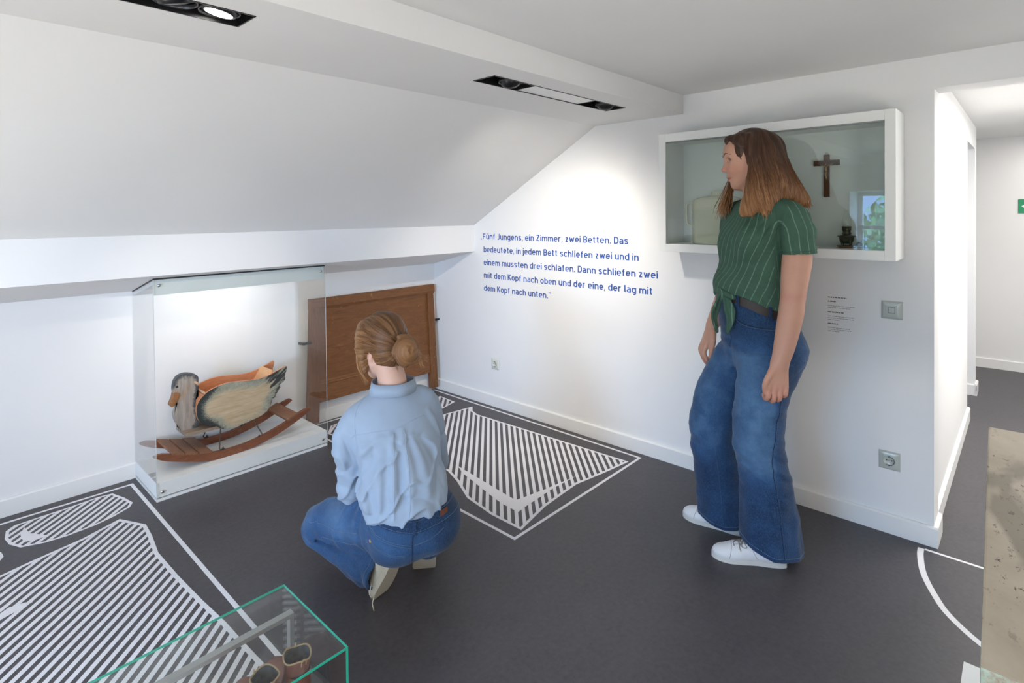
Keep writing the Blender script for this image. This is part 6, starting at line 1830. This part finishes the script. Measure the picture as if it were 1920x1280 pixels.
# waistband, loop, yoke, pocket, leather patch
WA0, WA1 = -PI * 0.93, 0.22
def wz(a):
    x = 0.03 + 0.14 * math.cos(a)
    return 0.330 + 0.20 * max(0.06 - x, 0) + 0.16 * max(x - 0.09, 0)
band('waistband', Q, 0.03, -0.05, lambda a: wz(a) - 0.020, lambda a: wz(a) + 0.020, 0.0030, M_DENIM1, w1, 0.16, 64, WA0, WA1)
for zz in (-0.016, 0.016):
    wl_ = ring_line(Q, 0.03, -0.05, lambda a: wz(a) + zz, 0.16, 200, 0.0036, WA0, WA1)
    bm = bmesh.new(); add_dashes(bm, [tuple(p) for p in wl_], 0.0008)
    o = obj('waistband_stitching', bm, M_THREAD, w1); o['kind'] = 'stuff'
lp = ring_line(Q, 0.03, -0.05, wz, 0.16, 5, 0.0065, -1.33, -1.22)
c = Vector(lp[2]); tx = (Vector(lp[4]) - Vector(lp[0])).normalized(); nn = tx.cross(Vector((0, 0, 1)))
bm = bmesh.new()
add_box(bm, -0.006, 0.006, -0.0025, 0.0025, -0.027, 0.024, 0.001, 0, Matrix((tx, nn, Vector((0, 0, 1)))).transposed().to_4x4())
for v in bm.verts: v.co += c
obj('belt_loop', bm, M_DENIM1, w1)
pa = ring_line(Q, 0.03, -0.05, wz, 0.16, 8, 0.0038, -0.60, -0.34)
bm = bmesh.new(); lo = []; hi = []
for p in pa:
    lo.append(bm.verts.new((p[0], p[1], p[2] - 0.017))); hi.append(bm.verts.new((p[0], p[1], p[2] + 0.017)))
for i in range(len(pa) - 1): bm.faces.new((lo[i], lo[i + 1], hi[i + 1], hi[i]))
obj('leather_patch', bm, mat('brown_leather_patch', (0.16, 0.055, 0.03), 0.6), w1)
seam(Q, 'centre_seam', [(0.072, -0.20, 0.33), (0.068, -0.20, 0.28), (0.064, -0.185, 0.22), (0.06, -0.16, 0.17)], 0.0022, M_DENIM1, w1)
yoke = [(-0.115, -0.15, 0.338), (-0.08, -0.18, 0.312), (-0.02, -0.20, 0.288), (0.03, -0.205, 0.272), (0.066, -0.20, 0.262)]
stitches(Q, 'yoke_stitching', [yoke, [(x, y, z - 0.007) for x, y, z in yoke], [(0.07, -0.2, 0.262), (0.11, -0.18, 0.272), (0.16, -0.13, 0.30)]], 0.0009, M_THREAD, w1, 40)
pk = [(-0.125, -0.15, 0.238), (-0.105, -0.16, 0.262), (-0.088, -0.17, 0.283), (-0.066, -0.185, 0.262), (-0.03, -0.19, 0.244), (0.02, -0.195, 0.233), (0.040, -0.195, 0.232)]
stitches(Q, 'pocket_stitching', [pk[:3], pk[2:], [(x + 0.002, y, z - 0.007) for x, y, z in pk[2:]]], 0.0009, M_THREAD, w1, 40)
stitches(Q, 'thigh_seam', [[(-0.15, -0.08, 0.255), (-0.22, -0.03, 0.232), (-0.30, 0.05, 0.215), (-0.37, 0.09, 0.20)], [(-0.15, -0.08, 0.20), (-0.24, -0.02, 0.19), (-0.34, 0.07, 0.17)]], 0.0009, M_THREAD, w1, 50)
t_ = surf_line(Q, [(-0.089, -0.17, 0.281), (-0.086, -0.175, 0.272)], 0.0014, 3)
tube('pocket_tab', [tuple(p) for p in t_], 0.0042, M_THREADT, w1, 6, 0.4)
# ---- shirt
S = Sdf((-0.33, -0.24, 0.27), (0.25, 0.42, 0.84), 0.0042)
S.stack([(0.315, 0.018, -0.055, 0.116, 0.138), (0.335, 0.016, -0.055, 0.130, 0.150), (0.37, 0.012, -0.052, 0.138, 0.158), (0.42, 0.006, -0.043, 0.136, 0.158), (0.48, -0.004, -0.030, 0.128, 0.155), (0.55, -0.018, -0.012, 0.120, 0.158), (0.62, -0.034, 0.008, 0.110, 0.152), (0.66, -0.042, 0.018, 0.098, 0.142), (0.695, -0.044, 0.026, 0.082, 0.116), (0.718, -0.043, 0.030, 0.068, 0.086), (0.734, -0.042, 0.033, 0.058, 0.064)], BF, 0.0)
S.chain([(-0.085, 0.010, 0.684, 0.042), (-0.158, -0.030, 0.638, 0.054), (-0.188, -0.026, 0.570, 0.057), (-0.196, 0.0, 0.47, 0.056), (-0.198, 0.030, 0.365, 0.055)], 0.025)
S.chain([(-0.198, 0.030, 0.362, 0.055), (-0.212, 0.13, 0.345, 0.048), (-0.222, 0.22, 0.345, 0.042)], 0.03)
S.chain([(-0.015, 0.045, 0.694, 0.042), (0.062, 0.082, 0.668, 0.053), (0.082, 0.105, 0.58, 0.056), (0.090, 0.135, 0.48, 0.054), (0.088, 0.18, 0.39, 0.052)], 0.025)
S.chain([(0.088, 0.18, 0.385, 0.051), (0.04, 0.27, 0.37, 0.046), (-0.01, 0.33, 0.37, 0.040)], 0.03)
# gap between left sleeve and trunk
S.chain([(-0.142, -0.12, 0.32, 0.012), (-0.146, -0.115, 0.42, 0.012), (-0.142, -0.11, 0.50, 0.008), (-0.132, -0.10, 0.55, 0.003)], 0.015, 'sub')
# folds: (from, to, radius, add or carve)
for pts, r, op in (
    ([(-0.005, -0.155, 0.64), (0.000, -0.172, 0.54), (0.004, -0.190, 0.44), (0.006, -0.198, 0.36)], 0.010, 'u'),
    ([(0.040, -0.125, 0.645), (0.050, -0.148, 0.55), (0.058, -0.170, 0.45), (0.062, -0.180, 0.36)], 0.010, 'u'),
    ([(-0.06, -0.155, 0.55), (-0.052, -0.175, 0.47), (-0.045, -0.187, 0.40), (-0.05, -0.19, 0.355)], 0.008, 'u'),
    ([(-0.135, -0.105, 0.535), (-0.10, -0.135, 0.58), (-0.055, -0.143, 0.61), (-0.01, -0.146, 0.625)], 0.008, 'u'),
    ([(-0.125, -0.115, 0.515), (-0.085, -0.150, 0.545), (-0.04, -0.158, 0.555)], 0.007, 'sub'),
    ([(-0.125, -0.12, 0.49), (-0.10, -0.150, 0.42), (-0.085, -0.165, 0.37)], 0.009, 'u'),
    ([(0.075, -0.11, 0.62), (0.105, -0.125, 0.52), (0.12, -0.135, 0.42)], 0.009, 'u'),
    ([(0.022, -0.165, 0.60), (0.028, -0.175, 0.50), (0.030, -0.188, 0.40)], 0.007, 'sub'),
    ([(-0.03, -0.17, 0.58), (-0.026, -0.185, 0.48), (-0.022, -0.198, 0.38)], 0.006, 'sub'),
    ([(0.10, -0.08, 0.60), (0.13, -0.06, 0.50), (0.15, -0.07, 0.42)], 0.007, 'sub'),
    ([(0.10, 0.01, 0.655), (0.115, 0.02, 0.60), (0.12, 0.03, 0.54)], 0.010, 'u')):
    P = surf_line(S, pts, -r * 0.35 if op == 'u' else r * 0.55, 4)
    q = [(*p, r * (0.35 + 0.65 * math.sin(PI * (i + 0.5) / len(P)))) for i, p in enumerate(P)]
    S.chain(q, 0.02, op)
def s1(P):
    x, y, z = P.T
    u = x * 0.9 + y * 0.4
    low = sm(0.64 - z, 0, 0.1)
    w = vnoise(np.stack([u * 16, y * 6, z * 8], 1), 41) * 0.006 * (0.35 + 0.65 * low)
    w += vnoise(np.stack([u * 34 + z * 12, y * 10, z * 20 - u * 10], 1), 42) * 0.0030 * (0.3 + 0.7 * low)
    w += (np.maximum(1 - 3.2 * np.abs(vnoise(np.stack([u * 13 + z * 5, y * 5, z * 6 - u * 3], 1), 46)), 0) ** 1.5) * 0.0085 * low
    w -= (np.maximum(1 - 4.0 * np.abs(vnoise(np.stack([u * 11 - z * 8, y * 6, z * 9 + u * 6], 1), 47)), 0) ** 1.5) * 0.0085 * low
    el = np.exp(-((z - 0.36) / 0.06) ** 2) * sm(-x, 0.13, 0.17) * vnoise(np.stack([u * 16, y * 16, z * 44], 1), 43) * 0.006
    bl = sm(0.40 - z, 0, 0.05) * sm(x, -0.15, -0.12) * vnoise(np.stack([u * 30, y * 12, z * 10], 1), 44) * 0.008
    sl = sm(-x, 0.15, 0.19) * sm(z, 0.40, 0.5) * vnoise(np.stack([u * 22, y * 14, z * 12 + u * 20], 1), 45) * 0.004
    return w + el + bl + sl
S.displace(s1)
S.cone((-0.040, 0.036, 0.738), (-0.046, 0.046, 0.80), 0.050, 0.056, 0.006, 'sub')
S.mesh('shirt', M_BLUESH, w1)
# yoke and pleat seams, armhole seam, cuffs
yk = [(-0.155, -0.075, 0.60), (-0.11, -0.10, 0.615), (-0.05, -0.115, 0.632), (0.0, -0.11, 0.648), (0.05, -0.085, 0.660), (0.10, -0.035, 0.665)]
seam(S, 'yoke_seam', yk, 0.0013, M_BLUESH, w1, 0.0)
yk2 = [(x, y, z + 0.006) for x, y, z in yk]
seam(S, 'pleat_seam', [(-0.002, -0.125, 0.643), (0.002, -0.16, 0.56), (0.006, -0.185, 0.45), (0.006, -0.195, 0.36)], 0.0014, M_BLUESH, w1, 0.0)
seam(S, 'pleat_seam', [(0.036, -0.11, 0.652), (0.046, -0.14, 0.56), (0.056, -0.17, 0.45), (0.058, -0.18, 0.36)], 0.0014, M_BLUESH, w1, 0.0)
seam(S, 'armhole_seam', [(-0.125, 0.0, 0.72), (-0.150, -0.055, 0.68), (-0.150, -0.098, 0.62), (-0.140, -0.115, 0.55)], 0.0012, M_BLUESH, w1, 0.0)
# stand collar
bm = bmesh.new(); rows = []
nC = 44
cA = np.array([-0.042, 0.034, 0.722]); cB = np.array([-0.046, 0.050, 0.759])
for (c_, ra, rb_, th) in ((cA, 0.078, 0.090, -0.004), (cA, 0.078, 0.090, 0.0), (cB, 0.070, 0.080, 0.0), (cB, 0.070, 0.080, -0.004), (cA, 0.078, 0.090, -0.004)):
    row = []
    for i in range(nC + 1):
        a = BF + 0.25 + (2 * PI - 0.5) * i / nC
        wob = 0.002 * math.sin(a * 5)
        u = Vector((F1[0], F1[1], 0)); v = Vector((-F1[1], F1[0], 0))
        p = Vector(c_) + u * (ra + th + wob) * math.cos(a - BF) + v * (rb_ + th + wob) * math.sin(a - BF)
        row.append(bm.verts.new(p))
    rows.append(row)
for A_, B_ in zip(rows, rows[1:]):
    for i in range(nC):
        f = bm.faces.new((A_[i], A_[i + 1], B_[i + 1], B_[i])); f.smooth = True
obj('collar', bm, M_BLUESH, w1)
# ---- body: one continuous surface
FH = math.radians(90 + 50)                  # the head is turned further to the left
fh = np.array([math.cos(FH), math.sin(FH), -0.10]); fh /= np.linalg.norm(fh)
lh = np.array([-math.sin(FH), math.cos(FH), 0.0])            # towards her left ear
uh = np.cross(fh, lh)
HC = np.array([-0.084, 0.078, 0.895])
def hp(f, l, u): return HC + fh * f + lh * l + uh * u
D = Sdf((-0.32, -0.15, 0.10), (0.24, 0.52, 1.06), 0.0040)
D.stack([(0.20, 0.04, -0.04, 0.08, 0.11), (0.35, 0.02, -0.045, 0.08, 0.10), (0.50, -0.01, -0.02, 0.08, 0.11), (0.63, -0.035, 0.01, 0.07, 0.11), (0.70, -0.044, 0.03, 0.045, 0.07)], BF, 0.02)
D.chain([(-0.042, 0.034, 0.68, 0.062), (-0.046, 0.043, 0.745, 0.0545), (-0.054, 0.052, 0.785, 0.0505), (-0.066, 0.062, 0.84, 0.048)], 0.03)
D.chain([(-0.155, -0.03, 0.635, 0.036), (-0.193, 0.0, 0.47, 0.034), (-0.196, 0.035, 0.370, 0.028), (-0.216, 0.20, 0.345, 0.028), (-0.225, 0.265, 0.345, 0.026)], 0.02)
D.chain([(0.058, 0.082, 0.645, 0.040), (0.090, 0.13, 0.47, 0.034), (0.086, 0.18, 0.39, 0.028), (-0.01, 0.33, 0.37, 0.029), (-0.035, 0.355, 0.368, 0.026)], 0.02)
D.chain([(-0.035, -0.03, 0.27, 0.07), (-0.33, 0.145, 0.165, 0.05), (-0.15, -0.005, 0.108, 0.032), (-0.125, -0.025, 0.107, 0.028)], 0.02)
D.chain([(0.10, 0.0, 0.27, 0.07), (0.025, 0.335, 0.205, 0.05), (0.065, 0.16, 0.15, 0.034), (0.072, 0.11, 0.145, 0.03)], 0.02)
for (wx, wy, wz_, dx, dy) in ((-0.225, 0.265, 0.345, 0.05, 1.0), (-0.035, 0.355, 0.368, -0.75, 0.65)):
    n_ = np.array([-dy, dx])
    for i, L in enumerate((0.9, 1.0, 0.97, 0.8)):
        off = (i - 1.5) * 0.019
        kx_, ky_ = wx + dx * 0.075 + n_[0] * off, wy + dy * 0.075 + n_[1] * off
        D.cone((wx + n_[0] * off * 0.5, wy + n_[1] * off * 0.5, wz_), (kx_, ky_, wz_ - 0.006), 0.017, 0.012, 0.01)
        finger(D, [(kx_, ky_, wz_ - 0.006), (kx_ + dx * 0.035 * L, ky_ + dy * 0.035 * L, wz_ - 0.018), (kx_ + dx * 0.055 * L, ky_ + dy * 0.055 * L, wz_ - 0.036), (kx_ + dx * 0.062 * L, ky_ + dy * 0.062 * L, wz_ - 0.056)], 0.0095, 0.003)
    finger(D, [(wx + n_[0] * 0.02, wy + n_[1] * 0.02, wz_ - 0.004), (wx + dx * 0.03 + n_[0] * 0.045, wy + dy * 0.03 + n_[1] * 0.045, wz_ - 0.012), (wx + dx * 0.06 + n_[0] * 0.05, wy + dy * 0.06 + n_[1] * 0.05, wz_ - 0.022)], 0.011, 0.008)
rot = np.stack([fh, lh, uh])
D.ell(hp(0, 0, 0.012), (0.094, 0.074, 0.092), rot, 0.02)
D.ell(hp(0.040, 0, -0.02), (0.058, 0.059, 0.075), rot, 0.03)
D.ell(hp(0.040, 0, -0.075), (0.045, 0.048, 0.050), rot, 0.03)
D.cone(hp(0.062, -0.008, -0.118), hp(0.062, 0.008, -0.118), 0.017, 0.017, 0.02)
D.cone(hp(0.086, -0.026, 0.006), hp(0.086, 0.026, 0.006), 0.012, 0.012, 0.02)
for sg in (-1, 1):
    D.cone(hp(0.0, sg * 0.05, -0.065), hp(0.05, sg * 0.018, -0.113), 0.021, 0.016, 0.025)
    D.ell(hp(0.094, sg * 0.032, -0.016), (0.013, 0.016, 0.010), rot, 0.012, 'sub')
    D.ell(hp(0.062, sg * 0.038, -0.054), (0.026, 0.020, 0.022), rot, 0.022)
    D.ell(hp(-0.006, sg * 0.072, -0.034), (0.016, 0.008, 0.027), rot, 0.008)
    D.ell(hp(-0.002, sg * 0.080, -0.030), (0.008, 0.004, 0.014), rot, 0.005, 'sub')
D.cone(hp(0.092, 0, -0.012), hp(0.107, 0, -0.048), 0.0085, 0.0105, 0.012)
D.ell(hp(0.096, 0, -0.092), (0.0095, 0.021, 0.006), rot, 0.005)
D.ell(hp(0.093, 0, -0.102), (0.0095, 0.018, 0.006), rot, 0.005)
def flush1(V):
    d = np.linalg.norm(V - hp(-0.01, 0.077, -0.03), axis=1)
    return 0.7 * np.exp(-(d / 0.03) ** 2) + 0.5 * (V[:, 2] < 0.45)
D.mesh('body', M_SKIN1, w1, {'lip': lambda V: np.exp(-((V - hp(0.1, 0, -0.097)) ** 2).sum(1) / 0.012 ** 2), 'flush': flush1})
for sg in (-1, 1):
    bm = bmesh.new()
    bmesh.ops.create_uvsphere(bm, u_segments=16, v_segments=10, radius=0.0115, matrix=Matrix.Translation(tuple(hp(0.076, sg * 0.032, -0.016))))
    e = obj('eyeball', bm, M_EYEW, w1, True)
    bm = bmesh.new()
    bmesh.ops.create_uvsphere(bm, u_segments=12, v_segments=8, radius=0.006, matrix=Matrix.Translation(tuple(hp(0.0825, sg * 0.032, -0.0165))))
    obj('iris', bm, M_IRIS, e, True)
# ---- hair: combed back into a low bun
G = Sdf((-0.26, -0.14, 0.76), (0.12, 0.24, 1.05), 0.0034)
G.ell(hp(-0.006, 0, 0.022), (0.100, 0.083, 0.094), rot, 0.0)
G.ell(hp(-0.040, 0, -0.030), (0.064, 0.070, 0.070), rot, 0.03)
G.ell(hp(0.015, 0.070, 0.005), (0.034, 0.018, 0.055), rot, 0.02)
G.ell(hp(0.015, -0.070, 0.005), (0.034, 0.018, 0.055), rot, 0.02)
G.chain([(*hp(0.050, 0.048, 0.06), 0.026), (*hp(0.042, 0.068, 0.005), 0.026), (*hp(0.030, 0.076, -0.045), 0.020), (*hp(0.026, 0.076, -0.085), 0.014), (*hp(0.018, 0.066, -0.128), 0.005)], 0.03)
G.chain([(*hp(0.058, -0.058, 0.03), 0.016), (*hp(0.048, -0.078, -0.03), 0.016), (*hp(0.036, -0.078, -0.08), 0.009)], 0.015)
# free face, ear and nape
G.ell(hp(0.088, 0, -0.045), (0.058, 0.062, 0.105), rot, 0.008, 'sub')
G.ell(hp(-0.008, 0.084, -0.052), (0.017, 0.018, 0.030), rot, 0.008, 'sub')
G.ell(hp(-0.030, 0.035, -0.128), (0.07, 0.07, 0.052), rot, 0.012, 'sub')
BUN = np.array([0.016, -0.024, 0.886])
def gang(V):
    d = V - (BUN + np.array([0.0, 0.01, 0.0]))
    l = d @ lh; u = d @ uh; f = d @ fh
    return np.arctan2(u, l) / (2 * PI)
def g1(P):
    a = gang(P)
    dist = np.linalg.norm(P - BUN, axis=1)
    k = sm(dist, 0.03, 0.07)
    return (vnoise(np.stack([a * 34, dist * 5, 0 * a], 1), 51) * 0.0042 + vnoise(np.stack([a * 90, dist * 6, 0 * a], 1), 52) * 0.0024) * k
G.displace(g1)
def glen(V):
    return 0.22 + 0.5 * sm((V - HC) @ fh, -0.06, 0.10)
G.mesh('hair', M_HAIR1, w1, {'strand': gang, 'length': glen})
Bn = Sdf((-0.06, -0.10, 0.81), (0.10, 0.06, 0.98), 0.0030)
nb = np.array([0.62, -0.72, 0.30]); nb /= np.linalg.norm(nb)       # the bun looks towards the viewer
t1 = np.cross(nb, [0, 0, 1.0]); t1 /= np.linalg.norm(t1); t2 = np.cross(t1, nb)
rb3 = np.stack([nb, t1, t2])
Bn.ell(BUN, (0.034, 0.045, 0.050), rb3, 0.0)
for k in range(5):
    a0 = k * 2 * PI / 5
    P = []
    for j in range(10):
        a = a0 + j * 0.34; r_ = 0.047 - j * 0.0036
        P.append((*(BUN + t1 * r_ * math.cos(a) * 0.95 + t2 * r_ * math.sin(a) * 1.05 + nb * (0.004 + j * 0.0032)), 0.0135 - 0.0003 * j))
    Bn.chain(P, 0.006)
def bang(V):
    d = V - BUN
    r_ = np.hypot(d @ t1, d @ t2)
    return np.arctan2(d @ t2, d @ t1) / (2 * PI) * 0.35 + r_ * 9
Bn.displace(lambda P: vnoise(np.stack([bang(P) * 22, bang(P) * 0, 0 * P[:, 0]], 1), 53) * 0.0022)
Bn.mesh('hair_bun', M_HAIR1, w1, {'strand': lambda V: bang(V) * 1.6, 'length': lambda V: 0.42 + 0.25 * sm((V - BUN) @ nb, 0.0, 0.05)})
rnd = random.Random(5); lk1 = []
def strands(ctrl, n, spread, r):
    for _ in range(n):
        lk1.append(([tuple(np.array(p) + np.array([rnd.uniform(-1, 1) for _ in range(3)]) * spread * (0.4 + 0.25 * i)) for i, p in enumerate(ctrl)], r * rnd.uniform(0.6, 1.2)))
# loose strands by the cheek, on the nape and beside the bun
strands([hp(0.050, 0.066, 0.05), hp(0.046, 0.088, -0.02), hp(0.036, 0.092, -0.08), hp(0.020, 0.076, -0.14)], 26, 0.008, 0.0024)
strands([hp(0.030, -0.080, 0.04), hp(-0.01, -0.105, 0.0), hp(-0.035, -0.118, -0.045), hp(-0.045, -0.125, -0.075), hp(-0.055, -0.15, -0.088)], 34, 0.009, 0.0034)
strands([hp(-0.03, -0.085, 0.02), hp(-0.055, -0.105, -0.02), hp(-0.06, -0.112, -0.065), hp(-0.065, -0.115, -0.10)], 26, 0.008, 0.0032)
strands([BUN + t1 * -0.035, BUN + t1 * -0.052 - t2 * 0.02, BUN + t1 * -0.055 - t2 * 0.05, BUN + t1 * -0.062 - t2 * 0.068], 10, 0.006, 0.0024)
strands([hp(-0.085, 0.02, -0.05), hp(-0.085, 0.015, -0.075), hp(-0.075, 0.005, -0.10)], 9, 0.006, 0.0014)
# combed strands running from the hairline to the bun
for k in range(46):
    a = -1.1 + 3.3 * k / 45 + rnd.uniform(-0.03, 0.03)
    d_ = np.array([math.cos(a), math.sin(a)])
    P = []
    for j in range(6):
        t = j / 5
        f = 0.055 - 0.16 * t; ring_ = math.sin(PI * (0.5 + 0.42 * t))
        p = hp(f, d_[0] * 0.085 * ring_ , 0.022 * (1 - t) + d_[1] * 0.09 * ring_ - 0.02 * t)
        P.append(p)
    P = G.project(np.array(P), 0.0006)
    ok = [tuple(p) for p in P]
    lk1.append((ok, 0.0016 * rnd.uniform(0.7, 1.3)))
locks_object('loose_strands', lk1, M_HAIR1, w1, (1.05, 0.80))
# ---- shoes, standing on their toes
for org, d, up in (((0.012, -0.122, 0.205), (-0.36, 0.36, -0.80), (-0.57, 0.37, 0.50)), ((0.080, -0.035, 0.168), (-0.10, 0.62, -0.68), (-0.1, 0.72, 0.6))):
    make_shoe(w1, frame(org, d, up), M_CREAM, M_CREAMS, M_LACEC)
tube('shoe_lace', [(-0.098, -0.095, 0.085), (-0.101, -0.115, 0.06), (-0.095, -0.105, 0.035), (-0.086, -0.110, 0.05), (-0.090, -0.12, 0.030), (-0.083, -0.125, 0.008)], 0.0018, M_LACEC, w1, 6)
